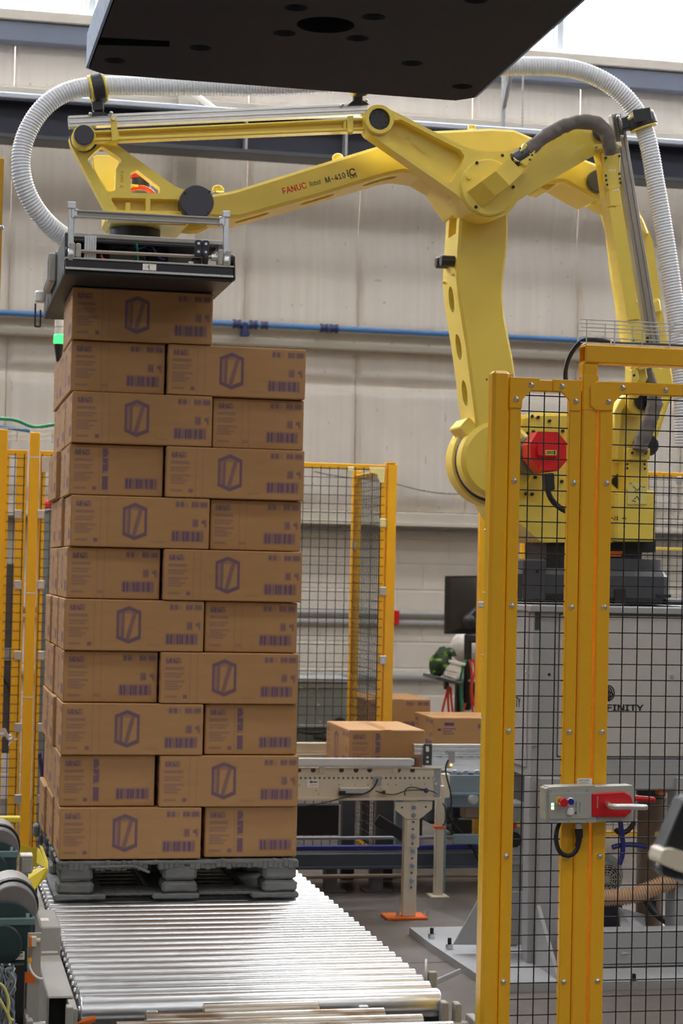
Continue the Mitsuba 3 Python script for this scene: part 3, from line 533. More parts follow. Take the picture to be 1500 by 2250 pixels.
# bell crank in front of the elbow: link boss left, long right lever, pocketed web
CY = 8.56
out = [(831, 230), (846, 232), (862, 243), (985, 305), (1015, 321), (1050, 331), (1085, 334), (1112, 333), (1140, 324), (1180, 312), (1235, 290), (1275, 272), (1300, 268), (1330, 275), (1345, 300), (1335, 325), (1310, 338), (1300, 343), (1135, 442), (1128, 455), (1116, 468), (1095, 478), (1072, 480), (1048, 474), (1028, 460), (1016, 440), (1004, 428), (808, 292), (799, 276), (799, 255), (810, 238)]
pocket = [(866, 264), (880, 262), (1012, 330), (1021, 343), (1014, 362), (992, 400), (978, 402), (858, 308), (853, 296), (858, 276)]
g = Polygon(px(out, CY)).buffer(-.02, 8).buffer(.04, 8).buffer(-.02, 8); pk = Polygon(px(pocket, CY)).buffer(-.02, 8).buffer(.02, 8).simplify(.0004)
g = g.simplify(.0006)
cr = rp('bell_crank', cat(slab(Polygon(g.exterior.coords, [pk.exterior.coords]), CY, CY + .10, .012), slab(pk.buffer(.004), CY + .055, CY + .10, 0)))
sc = P(831, 264, Y=CY)
part(cr, 'link_boss', lathe(sc + [0, -.025, 0], (0, 1, 0), [(L(24, CY), 0), (L(32, CY), 0), (L(33.5, CY), .006), (L(33.5, CY), .10), (L(24, CY), .10), (L(24, CY), 0)], 48), M_YEL)
cp = part(cr, 'boss_cap', disc(831, 264, 24.5, CY - .015, .06, .004), M_BLK, label='black boss cap with bolts')
part(cp, 'bolt', bolts([(831 + 18 * math.cos(a), 264 + 18 * math.sin(a)) for a in np.linspace(.3, .3 + 2 * math.pi, 9)[:-1]], CY - .015, 2.3, .004), M_RBR)
part(cr, 'cast_lettering', cat(letters('G', P(889, 306, Y=CY + .054), L(9, CY), P(910, 318, Y=CY) - P(889, 306, Y=CY), depth=.003), letters('1003400C', P(900, 316, Y=CY + .054), L(6, CY), P(936, 345, Y=CY) - P(900, 316, Y=CY), depth=.003)), M_YEL, False)
hub = part(cr, 'hub_cover', disc(1073, 411, 64, CY - .018, .05, .006, 64), M_YEL); part(cr, 'hub_housing', disc(1073, 414, 66, CY + .06, .24, .004, 64), M_YEL)
part(hub, 'bolt', bolts([(1047, 358), (1103, 342), (1139, 382), (1127, 411), (1045, 455)], CY - .018, 4, .006), M_INK); part(hub, 'plug', disc(1031, 388, 6.5, CY - .028, .02, .002, 20), M_YEL)
# elbow motor cover: a wedge that rises towards the upper right
a_, b_, c_, d_ = (1024, 423), (1054, 458), (1087, 429), (1057, 399); e_, f_ = (1119, 407), (1089, 376); g_, h_ = (1150, 378), (1118, 346)
Q = lambda p, y: P(p[0], p[1], Y=y)
part(cr, 'motor_cover', cat(hull([Q(a_, CY - .012), Q(b_, CY - .012), Q(c_, CY - .11), Q(d_, CY - .11), Q(e_, CY - .15), Q(f_, CY - .15), Q(e_, CY), Q(f_, CY), Q(a_, CY), Q(b_, CY)]), hull([Q(f_, CY - .135), Q(e_, CY - .135), Q(g_, CY - .135), Q(h_, CY - .135), Q(f_, CY), Q(e_, CY), Q(g_, CY), Q(h_, CY)])), M_YEL, False)
cl = part(cr, 'sleeve_clamp', cat([bar(P(1139, 334, Y=CY - .12), P(1165, 350, Y=CY - .12), .09, .035, .004, up=(0, 1, 0)), bar(P(1144, 325, Y=CY - .1), P(1150, 332, Y=CY - .1), .06, .03), bar(P(1160, 350, Y=CY - .1), P(1168, 338, Y=CY - .1), .06, .03)]), M_YEL)
part(cl, 'bolt', bolts([(1142, 326), (1146, 335), (1163, 351), (1168, 341)], CY - .165, 2.5, .006), M_INK)
part(cr, 'cable_gland', cat(tube([P(1130, 352, Y=CY - .11), P(1143, 344, Y=CY - .11), P(1155, 336, Y=CY - .11)], .034, 12, 14)), M_DRK); part(cr, 'cable_tie', tube([P(1128, 346, Y=CY - .146), P(1134, 352, Y=CY - .15), P(1140, 354, Y=CY - .146)], .0025, 8, 5), M_LBL)
# grey sleeve over the elbow and down the rear rod
slp = [P(1142, 345, Y=CY - .11), P(1165, 326, Y=CY - .11), P(1195, 302, Y=CY - .10), P(1225, 284, Y=CY - .10), P(1250, 273, Y=CY - .10), P(1280, 268, Y=CY - .10), P(1305, 271, Y=CY - .11), P(1325, 284, Y=CY - .12), P(1336, 305, Y=CY - .12), P(1342, 336, Y=CY - .10)]
sp_, ln = spline(slp, 120); t = np.linspace(0, 1, 120); rr_ = .030 + .004 * meshkit.fbm(np.stack([t * 26, t * 0, t * 0], -1), 3, 4) - .006 * (t < .06)
sm = sweep(sp_, rr_, 14); n_ = meshkit.fbm(sm.vertices * 28, 3, 8); sm.vertices += sm.vertex_normals * ((n_ - .5) * .014)[:, None]
rp('cable_sleeve', sm, M_GREY_SLEEVE, True, label='creased grey fabric cable sleeve')
sp2, _ = spline([P(1414, 806, Y=FY - .12), P(1426, 840, Y=FY - .12), P(1436, 868, Y=FY - .13), P(1434, 905, Y=FY - .15), P(1420, 945, Y=FY - .16), P(1405, 990, Y=FY - .16)], 90)
sm = sweep(sp2, .036, 14); n_ = meshkit.fbm(sm.vertices * 26, 3, 9); sm.vertices += sm.vertex_normals * ((n_ - .5) * .02)[:, None]
rp('cable_sleeve', sm, M_GREY_SLEEVE, True, label='creased grey fabric cable sleeve')
# rear lever joints and rods
rp('rear_joint', cat(disc(1318, 292, 30, CY + .0, .07, .008), disc(1303, 297, 32, CY + .09, .05, .004)), M_YEL); rp('rear_joint_cap', disc(1325, 287, 21, CY - .03, .05, .004), M_BLD, label='dark joint cap'); rp('rear_joint_seal', disc(1305, 297, 33, CY + .09, .02, .002), M_RBR)
KY = 8.56
rod = rp('rear_rod', cat(plate([(1312, 318), (1340, 318), (1344, 400), (1350, 455), (1372, 560), (1400, 700), (1424, 830), (1400, 880), (1385, 860), (1388, 770), (1366, 650), (1345, 520), (1334, 455), (1322, 360)], KY + .03, .09, 6, bevel=.008)))
part(rod, 'cable_tray', cat(plate([(1338, 456), (1366, 456), (1404, 700), (1378, 704)], KY - .035, .06, 1, bevel=.003), plate([(1378, 704), (1404, 700), (1418, 742), (1394, 760)], KY - .025, .05, 1, bevel=.003)), M_YEL)
br = part(rod, 'bracket', cat(plate([(1325, 342), (1363, 336), (1362, 392), (1362, 412), (1340, 418), (1328, 408)], KY - .03, .02, 2, bevel=.003), plate([(1338, 420), (1363, 418), (1364, 452), (1341, 452)], KY - .04, .05, 1, bevel=.004), plate([(1306, 318), (1364, 310), (1366, 322), (1308, 330)], KY - .02, .04, 2, bevel=.004)), M_YEL, False)
part(br, 'bolt', bolts([(1330, 347), (1360, 343), (1330, 386), (1331, 396), (1333, 406), (1360, 382), (1361, 393), (1362, 402)], KY - .032, 2.8, .006), M_INK); part(br, 'cap_screw', bolts([(1308, 325), (1357, 317)], KY - .03, 4, .01), M_ZNC)
part(br, 'slot_mark', cat([plate([(x, 373), (x + 4, 372), (x + 4, 375), (x, 376)], KY - .0305, .002, 0, bevel=0) for x in (1336, 1342, 1348)]), M_LBL, False)
part(rod, 'lower_bracket', cat(plate([(1394, 800), (1440, 796), (1438, 806), (1404, 812)], KY - .02, .04, 1, bevel=.003), plate([(1388, 812), (1400, 808), (1404, 830), (1396, 850), (1388, 838)], KY - .01, .03, 2, bevel=.003)), M_YEL, False); part(rod, 'bolt', bolts([(1391, 825), (1389, 747), (1421, 743), (1421, 751), (1405, 801)], KY - .03, 3.4, .012), M_INK)
def profile_rail(p, q, w, h, y_groove=3):
    """Aluminium T-slot extrusion between two points: a core with proud lips and sunk grooves on the near face."""
    p, q = np.asarray(p), np.asarray(q); s, u, a = frame_of(q - p, (0, 1, 0)); m = [bar(p, q, w, h * .80, .002, up=(0, 1, 0))]
    for o, ww in ((-.37, .26), (.05, .30), (.42, .16)): m.append(bar(p + s * o * w, q + s * o * w, w * ww, h, .0015, up=(0, 1, 0)))
    return cat(m)
rp('rear_rail', profile_rail(P(1352, 252, Y=CY + .05), P(1440, 800, Y=CY + .05), .058, .05), mat('rail_dull', tone(srgb(150, 146, 142), .04, 20.0), .4, .5), False, label='slotted grey aluminium rail')
# far rear lever: curved casting down to the turret, with sunk pockets
RYY = 9.02
ro = [(1290, 440), (1318, 430), (1350, 420), (1388, 442), (1414, 480), (1434, 530), (1444, 600), (1456, 690), (1470, 780), (1484, 850), (1470, 885), (1444, 960), (1420, 1010), (1410, 960), (1430, 870), (1400, 860), (1378, 740), (1356, 600), (1345, 500), (1335, 465)]
pk1 = [(1394, 490), (1416, 520), (1428, 570), (1444, 655), (1428, 662), (1400, 660), (1382, 560)]; pk2 = [(1430, 692), (1452, 688), (1462, 740), (1468, 800), (1448, 806), (1430, 770)]
rl = rp('rear_lever', cat(plate(ro, RYY, .12, 8, [pk1, pk2], .012), plate(ro, RYY + .05, .05, 8, bevel=0))); rp('lever_joint_cap', disc(1316, 397, 26, RYY - .25, .1, .004), M_BLD, label='dark joint cap')
rp('lever_lug', cat(disc(1316, 397, 36, RYY - .14, .2, .01)))
rp('lower_pivot', cat(disc(1412, 880, 34, FY - .08, .14, .01)), M_YEL); rp('lower_pivot_cap', disc(1416, 879, 23, FY - .10, .04, .004), M_BLK, label='black pivot cap'); rp('lower_joint_cap', disc(1424, 977, 26, FY + .0, .12, .006), M_RBR, label='black joint cap')
# upper parallel link: I section bar from the crank boss to the wrist frame
def strip(top0, top1, bot1, bot0, Y, th, b=.004): return plate([top0, top1, bot1, bot0], Y, th, 0, bevel=b)
lk = rp('parallel_link', cat(strip((200, 287), (806, 258), (806, 264), (200, 293), CY + .02, .07), strip((200, 303), (806, 279), (806, 286), (200, 311), CY + .02, .07), strip((205, 290), (806, 262), (806, 283), (205, 306), CY + .05, .025, 0), plate([(755, 262), (762, 262), (762, 284), (755, 284)], CY + .022, .03, 0), plate([(254, 288), (262, 288), (262, 305), (254, 305)], CY + .022, .03, 0)))
part(lk, 'end_eye', disc(185, 298, 25, CY + .02, .09, .006), M_YEL); part(lk, 'clip', cat(plate([(763, 255), (776, 254), (776, 292), (763, 292)], CY + .01, .01, 1, bevel=.001), sphere(P(769, 290, Y=CY + .01), .012)), M_YEL)
rp('upper_rail', profile_rail(P(150, 269.5, Y=CY + .05), P(806, 240.5, Y=CY + .05), .050, .055), M_ALU, False, label='slotted aluminium rail')
st = rp('rail_strap', plate([(243, 255), (256, 253), (259, 308), (246, 310)], CY + .005, .012, 1, bevel=.002), M_YEL); part(st, 'bolt', cyl(P(249, 262, Y=CY + .005), P(249, 262, Y=CY + .005) - [0, .012, 0], .008, 6), M_ZNC)
# wrist frame: open triangular casting, with its hidden far cheek and body
WYF = CY + .10
h1 = [(192, 351), (208, 333), (224, 321), (263, 346), (267, 354), (255, 370), (253, 417), (247, 421), (235, 420)]; h2 = [(286, 380), (301, 373), (352, 412), (350, 425), (288, 424)]
wf = rp('wrist_frame', plate([(160, 285), (178, 272), (200, 272), (215, 300), (232, 312), (250, 312), (360, 392), (386, 410), (408, 418), (432, 420), (436, 480), (400, 482), (260, 482), (236, 470), (156, 318), (152, 302)], WYF, .07, 4, [h1, h2, [(242, 434), (392, 438), (398, 464), (258, 462)]], .009))
part(wf, 'far_cheek', cat(plate([(203, 345), (212, 340), (246, 340), (262, 352), (258, 370), (252, 420), (232, 425), (205, 370)], WYF + .36, .05, 3)), M_YEL)
bz0, bz1 = P(330, 482, Y=WYF)[2], P(330, 428, Y=WYF)[2]
part(wf, 'body', cbox(P(240, 480, Y=WYF)[0], P(425, 480, Y=WYF)[0], WYF + .09, WYF + .45, bz0, bz1, .02), M_YEL)
part(wf, 'lower_web', plate([(232, 424), (290, 428), (398, 432), (400, 474), (243, 472)], WYF + .055, .04, 2), M_YEL)
for x, y in ((281, 445), (325, 432)): part(wf, 'rib', plate([(x - 5, y), (x + 5, y), (x + 5, 474), (x - 5, 472)], WYF + .0, .06, 1, bevel=.004), M_YEL)
part(wf, 'ledge', plate([(238, 466), (430, 472), (430, 484), (238, 482)], WYF - .02, .1, 2, bevel=.004), M_YEL)
part(wf, 'cast_lettering', letters('V-01E1', P(271, 412, Y=WYF - .001), L(7, WYF), P(272, 380, Y=WYF) - P(271, 412, Y=WYF), up=(-1, 0, 0), depth=.003), M_YEL, False)
part(wf, 'link_pin', cat(lathe(P(185, 300, Y=WYF - .07), (0, 1, 0), [(0, 0), (L(24, WYF), 0), (L(25, WYF), .01), (L(27, WYF), .10), (0, .10)], 36)), M_YEL); part(wf, 'pin_seal', disc(185, 303, 30, WYF - .012, .02, .003), M_RBR); part(wf, 'pin_cap', disc(185, 296, 21.5, WYF - .10, .05, .003), M_BLD, label='dark pin cap')
wc = part(wf, 'pivot_cap', disc(433, 443, 37, WYF - .06, .1, .004, 56), M_BLD, label='dark round wrist pivot cap'); part(wc, 'screw', bolts([(406, 424), (460, 421), (405, 465), (458, 468)], WYF - .061, 3, .003), M_RBR)
wm = part(wf, 'wrist_motor', cat(cyl(P(311, 420, Y=8.95), P(311, 392, Y=8.95), .045, 28)), M_BLK, label='black wrist motor with red cap'); part(wm, 'red_cap', cyl(P(308, 393, Y=8.95), P(308, 376, Y=8.95), .046, 28, r2=.042, c=.004), M_RED)
part(wm, 'cable_loop', cat(tube([P(288, 416, Y=8.88), P(305, 410, Y=8.86), P(325, 414, Y=8.88), P(338, 425, Y=8.9)], .007, 20, 6), tube([P(288, 420, Y=8.87), P(308, 415, Y=8.86), P(330, 424, Y=8.87)], .005, 20, 6)), M_REDC); part(wm, 'terminal', plate([(288, 404), (304, 405), (304, 411), (288, 410)], 8.85, .02, 0), M_YEL)
fc = P(297, 500, Y=8.95)
rp('wrist_flange', cyl(fc + [0, 0, L(11, 8.95)], fc + [0, 0, L(24, 8.95)], L(57, 8.95), 48, c=.006), M_YEL); rp('tool_adapter', cyl(fc - [0, 0, L(26, 8.95)], fc + [0, 0, L(11, 8.95)], L(54, 8.95), 48, c=.003), M_BLK, label='black tool adapter drum')
part(wf, 'cable_cover', tube([P(350, 488, Y=8.95), P(390, 496, Y=8.95), P(425, 500, Y=8.95), P(448, 490, Y=8.95)], .03, 24, 10), M_YEL)
# ================================================================== vacuum gripper over the topmost carton
G = thing('vacuum_gripper', 'black and grey vacuum gripper head pressing on the topmost carton of the stack', 'gripper')
gz = PT + 11 * CH + .004; gx0, gx1, gy0, gy1 = .494, 1.176, 7.92, 9.44
def gpt(name, mesh, m, smooth=30, label=None, **k): return part(G, name, mesh, m, smooth, label, **k)
gpt('suction_plate', cbox(gx0 - .004, gx1 + .004, gy0 + .01, gy1, gz, gz + .02, .004), M_RBR, label='black foam suction plate')
gpt('fascia', cbox(gx0, gx1, gy0, gy0 + .03, gz + .018, gz + .058, .003), M_BLK)
gpt('silver_edge', cbox(gx0 - .002, gx1 + .002, gy0 - .006, gy0 + .0, gz + .016, gz + .026, .002), M_ALU); gpt('top_edge', cbox(gx0 - .004, gx1 + .004, gy0 - .004, gy0 + .05, gz + .058, gz + .066, .002), M_GRY)
gpt('base_plate', cbox(gx0, gx1, gy0 + .03, gy1 - .01, gz + .02, gz + .045, .003), M_DRK); gpt('side_fascia', cat(cbox(gx0 - .004, gx0 + .02, gy0 + .03, gy1, gz + .018, gz + .17, .003)), M_DRK); gpt('side_fascia', cbox(gx1 - .02, gx1 + .004, gy0 + .03, gy1, gz + .018, gz + .10, .003), M_DRK)
zt0, zt1 = gz + .165, gz + .185
gpt('top_frame', cat(cbox(gx0 + .0, gx1 - .03, gy0 + .10, gy0 + .14, zt0, zt1, .003), cbox(gx0, gx0 + .03, gy0 + .10, gy1, zt0, zt1, .003), cbox(gx1 - .06, gx1 - .03, gy0 + .10, gy1, zt0, zt1, .003), cbox(gx0, gx1 - .03, gy1 - .04, gy1, zt0, zt1, .003)), M_GRY)
gpt('lid', cbox(gx0 + .02, gx1 - .05, gy0 + .16, gy1 - .03, zt0 - .01, zt0 + .004, .002), M_BLK); gpt('rear_housing', cbox(gx0 + .02, gx1 - .05, gy0 + .45, gy1 - .05, gz + .045, zt0 - .01, .004), M_BLK)
gpt('corner_post', [cbox(gx0, gx0 + .025, gy0 + .10, gy0 + .14, gz + .04, zt0, .002), cbox(gx1 - .05, gx1 - .03, gy0 + .10, gy0 + .14, gz + .04, zt0, .002)], M_DRK)
gpt('back_panel', cbox(gx0 + .03, gx1 - .06, gy0 + .40, gy0 + .42, gz + .045, zt0, .002), M_LBL)
for x0_, x1_ in ((.60, .70), (.86, .95)): gpt('valve_block', cbox(gx0 + x0_ - .5, gx0 + x1_ - .5, gy0 + .30, gy0 + .38, gz + .05, gz + .15, .004), M_BLK)
Yg = gy0 + .03; zsh = P(300, 555, Y=Yg)[2]
sh = gpt('drive_shaft', cyl(P(165, 551, Y=Yg), P(480, 566, Y=Yg), .0075, 16), mat('shaft_steel', srgb(170, 158, 148), .35, .8), label='thin steel shaft')
for x, y, hh in ((158, 553, .075), (171, 555, .075), (483, 568, .075), (499, 570, .06)):
    c = P(x, y, Y=Yg); gpt('bearing_plate', cut(cbox(c[0] - .011, c[0] + .011, Yg - .028, Yg + .028, gz + .066, c[2] + .035, .005), cyl(c - [.05, 0, 0], c + [.05, 0, 0], .006, 12)), M_GRY)
for x, y in ((150, 554), (506, 571)): c = P(x, y, Y=Yg); gpt('shaft_end', cat(cyl(c - [.012, 0, 0], c + [.012, 0, 0], .022, 20, c=.003)), M_BLK)
for x0_, y0_, x1_, y1_ in ((155, 545, 157, 444), (496, 560, 496, 464)):
    a, b = P(x0_, y0_, Y=Yg - .01), P(x1_, y1_, Y=Yg - .01); gpt('swing_arm', cat(bar(a, b, .024, .02, .003, up=(0, 1, 0)), bar(b - (b - a) * .16 + [0, -.012, 0], b + [0, -.012, 0], .034, .012, .004, up=(0, 1, 0)), cyl(a + [-.012, 0, -.03], a + [.012, 0, -.03], .03, 24, c=.004)), M_ZNC, label='grey swing arm')
a, b = P(162, 470, Y=Yg - .01), P(488, 487, Y=Yg - .01)
cb = gpt('clamp_bar', cat(bar(a, b, .012, .030, .002), bar(a + [0, -.012, -.014], b + [0, -.012, -.014], .03, .005, .001), bar(a + [0, -.008, .012], b + [0, -.008, .012], .016, .006, .001)), M_GRY, label='grey angle bar across the front'); part(cb, 'end_block', cat(bar(a - [.012, 0, 0], a + [.016, 0, 0], .03, .04, .004), bar(b - [.016, 0, 0], b + [.012, 0, 0], .03, .04, .004)), M_ZNC)
for x, y in ((435, 548), (451, 549)):
    c = P(x, y, Y=Yg - .02); ln_ = gpt('linkage_plate', slab(rounded([(c[0] - .015, c[2] - .03), (c[0] + .015, c[2] - .03), (c[0] + .015, c[2] + .038), (c[0] - .015, c[2] + .038)], .01), Yg - .03, Yg - .012, .002), M_BLK); part(ln_, 'bolt', cat([cyl(c + [0, -.01, s], c + [0, -.018, s], .006, 8) for s in (-.012, .022)]), M_ZNC)
gpt('pulley', cat(cyl(P(446, 567, Y=Yg), P(455, 567, Y=Yg), .034, 28, c=.004), cyl(P(424, 576, Y=Yg + .03), P(440, 576, Y=Yg + .03), .028, 24)), M_BLK); gpt('cylinder', cat(cyl(P(414, 578, Y=Yg + .02), P(434, 579, Y=Yg + .02), .008, 12), cyl(P(464, 566, Y=Yg), P(478, 567, Y=Yg), .014, 16)), M_ZNC)
c = P(198, 552, Y=Yg + .04); gpt('upright_profile', cat([cbox(c[0] - .025 + .0105 * i, c[0] - .019 + .0105 * i, Yg + .02, Yg + .06, gz + .045, zt0, .001) for i in range(5)] + [cbox(c[0] - .025, c[0] + .024, Yg + .03, Yg + .06, gz + .045, zt0, .001)]), M_ALU)
for i, (pts, m) in enumerate([([(222, 560), (228, 570), (238, 574), (250, 575)], M_REDC), ([(300, 535), (302, 555), (303, 575)], M_GRN), ([(290, 530), (310, 545), (330, 540), (345, 560), (362, 570)], M_NAVY), ([(280, 545), (300, 540), (330, 548), (350, 545)], M_RBR), ([(292, 575), (308, 566), (322, 577)], M_RBR), ([(300, 528), (285, 540), (275, 560)], M_RBR), ([(310, 528), (330, 536), (338, 552)], M_RBR), ([(250, 552), (270, 548), (292, 556)], M_RBR)]):
    gpt('cable', tube([P(x, y, Y=Yg + .12 + .01 * i) for x, y in pts], .005, 20, 6), m)
lb = gpt('front_label', cbox(P(313, 594, Y=gy0)[0], P(343, 595, Y=gy0)[0], gy0 - .0025, gy0, gz + .029, gz + .055, .0005), M_LBL, label='white label with a dark mark'); cx_ = P(327, 594, Y=gy0)[0]; part(lb, 'mark', cat(cbox(cx_ - .001, cx_ + .0015, gy0 - .004, gy0 - .0025, gz + .031, gz + .053, .0003), cbox(cx_ - .008, cx_ + .001, gy0 - .004, gy0 - .0025, gz + .041, gz + .043, .0003)), M_INK)
gpt('guard_bracket', cat(bar(P(513, 566, Y=gy0 + .02), P(514, 616, Y=gy0 + .02), .008, .03, .002), bar(P(506, 566, Y=gy0 + .02), P(515, 566, Y=gy0 + .02), .03, .006, .001), bar(P(506, 616, Y=gy0 + .02), P(515, 616, Y=gy0 + .02), .03, .006, .001)), M_BLK)
# left side of the head: grey cabinet, cable, filter bowl, small guard
sx = gx0 - .004; yb_ = gy1 - .25
sb = gpt('side_cabinet', cbox(sx - .035, sx, gy0 + .55, gy0 + .95, gz + .04, gz + .17, .008), M_GRY, label='grey cabinet on the left side'); part(sb, 'door', cbox(sx - .038, sx - .035, gy0 + .57, gy0 + .93, gz + .055, gz + .155, .002), M_GRY)
gpt('side_cable', tube([P(132, 556, Y=9.0), P(116, 562, Y=9.0), P(106, 578, Y=9.0), P(103, 600, Y=9.0)], .010, 24, 8), M_RBR); gpt('filter_bowl', cyl((sx - .035, gy0 + 1.2, gz + .035), (sx - .035, gy0 + 1.2, gz + .09), .026, 24, c=.008), M_WHT, label='white filter bowl')
gpt('side_guard', cat(*[bar(p, q, .008, .008, .001) for p, q in (((sx - .045, gy1 - .1, gz - .05), (sx - .045, gy1 - .1, gz + .06)), ((sx - .045, gy1 - .1, gz - .05), (sx - .02, gy1 - .1, gz - .05)), ((sx - .02, gy1 - .1, gz - .05), (sx - .02, gy1 - .1, gz + .03)))]), M_BLK)
# ================================================================== white spiral hose and its two clamps
HY = CY - .03
path = [P(150, 528, Y=8.9), P(138, 518, Y=8.75), P(100, 486, Y=8.66), P(66, 438, Y=8.62), P(48, 385, Y=8.6), P(48, 330, Y=8.6), P(66, 278, Y=8.6), P(98, 234, Y=8.6), P(140, 205, Y=8.6), P(190, 191, Y=8.6), P(250, 188, Y=8.6), P(330, 189, Y=8.6), P(420, 189, Y=8.6), P(550, 191, Y=8.58), P(680, 186, Y=8.55), P(800, 178, Y=8.52), P(950, 160, Y=8.5), P(1080, 148, Y=8.48), P(1200, 146, Y=8.48), P(1270, 155, Y=8.48), P(1330, 180, Y=8.48), P(1375, 216, Y=8.48), P(1404, 258, Y=8.48), P(1420, 300, Y=8.48), P(1436, 380, Y=8.48), P(1452, 470, Y=8.48), P(1468, 570, Y=8.48), P(1482, 670, Y=8.48), P(1494, 780, Y=8.48), P(1500, 880, Y=8.48), P(1502, 980, Y=8.5)]
def spiral_hose(key, path, r, pitch, rib, wall_m, rib_m):
    pc, ln = spline(path, 1200); n = int(ln / pitch); part(key, 'wall', sweep(pc[::4], r - rib * .8, 18), wall_m, 40)
    pp, _ = spline(path, n * 14 + 1); t_ = np.gradient(pp, axis=0); t_ /= np.linalg.norm(t_, axis=1, keepdims=True); s_ = np.cross(t_, [0, 1.0, 0]); s_ /= np.linalg.norm(s_, axis=1, keepdims=True); b_ = np.cross(t_, s_)
    a_ = np.arange(len(pp)) * 2 * np.pi / 14; part(key, 'spiral_rib', sweep(pp + (r - rib) * (np.cos(a_)[:, None] * s_ + np.sin(a_)[:, None] * b_), rib, 6), rib_m, 60)
hk = thing('suction_hose', 'white ribbed suction hose looping from the gripper over the robot arm', 'hose')
spiral_hose(hk, path, .044, .0134, .0046, mat('hose_wall', srgb(212, 220, 232), .3), M_HOSE)
def hose_clamp(lab, c, ax, post, side):
    k = thing('hose_clamp', lab, 'clamp'); ax = np.asarray(ax) / np.linalg.norm(ax)
    part(k, 'band', lathe(c - ax * .026, ax, [(.046, 0), (.062, 0), (.066, .004), (.066, .048), (.062, .052), (.046, .052), (.046, 0)], 32), M_BLK)
    for s in (-.036, .026): part(k, 'yellow_ring', lathe(c + ax * s, ax, [(.046, 0), (.062, 0), (.064, .004), (.062, .010), (.046, .010), (.046, 0)], 32), M_YEL)
    part(k, 'post', cat(post), M_BLK); part(k, 'screw', cat(side), M_ZNC); return k
c = P(214, 195, Y=8.6); d_ = P(230, 191, Y=8.6) - P(198, 196, Y=8.6)
hose_clamp('black hose clamp with yellow rims standing on the rail above the robot wrist', c, d_, [bar(P(213, 215, Y=8.6), P(216, 246, Y=8.6), .05, .05, .006), hull([P(200, 256, Y=8.58), P(240, 254, Y=8.58), P(228, 245, Y=8.58), P(206, 246, Y=8.58), P(200, 256, Y=8.63), P(240, 254, Y=8.63), P(228, 245, Y=8.63), P(206, 246, Y=8.63)])], [sphere(P(x, y, Y=8.57), .008) for x, y in ((199, 250), (244, 248))])
c = P(788, 179, Y=8.52); d_ = P(800, 178, Y=8.52) - P(770, 181, Y=8.52)
hose_clamp('black hose clamp foot on the rail half hidden by the dark overhead panel', c, d_, [bar(P(786, 195, Y=8.55), P(786, 225, Y=8.6), .045, .05, .006), hull([P(762, 233, Y=8.58), P(812, 230, Y=8.58), P(798, 221, Y=8.58), P(774, 222, Y=8.58), P(762, 233, Y=8.63), P(812, 230, Y=8.63), P(798, 221, Y=8.63), P(774, 222, Y=8.63)])], [sphere(P(x, y, Y=8.57), .008) for x, y in ((752, 231), (806, 222))])
c = P(1410, 267, Y=8.48); d_ = P(1418, 292, Y=8.48) - P(1402, 242, Y=8.48)
hose_clamp('black hose clamp with yellow rims held off the rear rail at upper right', c, d_, [bar(P(1366, 274, Y=8.52), P(1394, 268, Y=8.49), .05, .06, .006), hull([P(1355, 250, Y=8.55), P(1368, 274, Y=8.5), P(1366, 302, Y=8.55), P(1355, 250, Y=8.6), P(1368, 264, Y=8.56), P(1366, 302, Y=8.6), P(1374, 278, Y=8.52)]), bar(P(1392, 256, Y=8.42), P(1430, 250, Y=8.42), .06, .012, .003, up=(0, 1, 0))], [sphere(P(1366, 300, Y=8.54), .008), sphere(P(1357, 256, Y=8.54), .008)])
# ================================================================== overhead platen of the wrapping turntable
k = thing('overhead_platen', 'big dark platen with dimples and a round hole hanging over the front of the picture', 'panel')
OZ = 3.38; q = lambda x, y: P(x, y, Z=OZ)[:2]
pl = [q(197, 152), q(228, 163), q(1000, 221), q(1040, 215), q(1280, 0)]
ya_ = 4.35; pl = pl + [(pl[-1][0], ya_ + .3), (pl[-1][0] - .25, ya_), (pl[0][0] + .3, ya_), (pl[0][0] + .02, ya_ + .25), tuple(q(217, 96))]
cz = P(715, 55, Z=OZ); hole = Point(cz[0], cz[1]).buffer(.086, 24)
body = Polygon(pl).difference(hole); notch = Polygon([q(216, 82), q(372, 90), q(372, 103), q(216, 99)]); body2 = body.difference(notch)
def flat(g, z0, z1):                          # a polygon in plan given thickness
    m = trimesh.creation.extrude_polygon(g, z1 - z0, engine='earcut'); return m.apply_translation([0, 0, z0])
platen = flat(body2, OZ, OZ + .05); dimp = [(440, 105), (252, 133), (625, 73), (650, 17), (820, 37), (785, 84), (905, 139), (1015, 190), (1045, 0)]
M_PLT = mat('platen_black', tone(srgb(22, 23, 32), .10, 20.0), .65, spec=.3)
cones = [lathe((*P(x, y, Z=OZ)[:2], OZ - .001), (0, 0, 1), [(0, 0), (.036, 0), (.018, .028), (0, .028)], 28) for x, y in dimp]
part(k, 'lower_plate', cut(platen, *cones), M_PLT, 25); part(k, 'upper_plate', flat(Polygon(pl).buffer(.004), OZ + .052, OZ + .105), M_PLT)
part(k, 'edge_rim', flat(Polygon(pl).buffer(.012).difference(Polygon(pl).buffer(.004)), OZ + .004, OZ + .115), mat('platen_edge_lit', tone(srgb(150, 165, 190), .2, 40.0), .8), label='rough edge strip with sky light painted into its pale colour')  # pale blue stands for sky light falling on the dark sheet side
part(k, 'mast', cbox(cz[0] - .06, cz[0] + .06, cz[1] - .06, cz[1] + .06, OZ + .105, 8.195, .005), M_DRK)
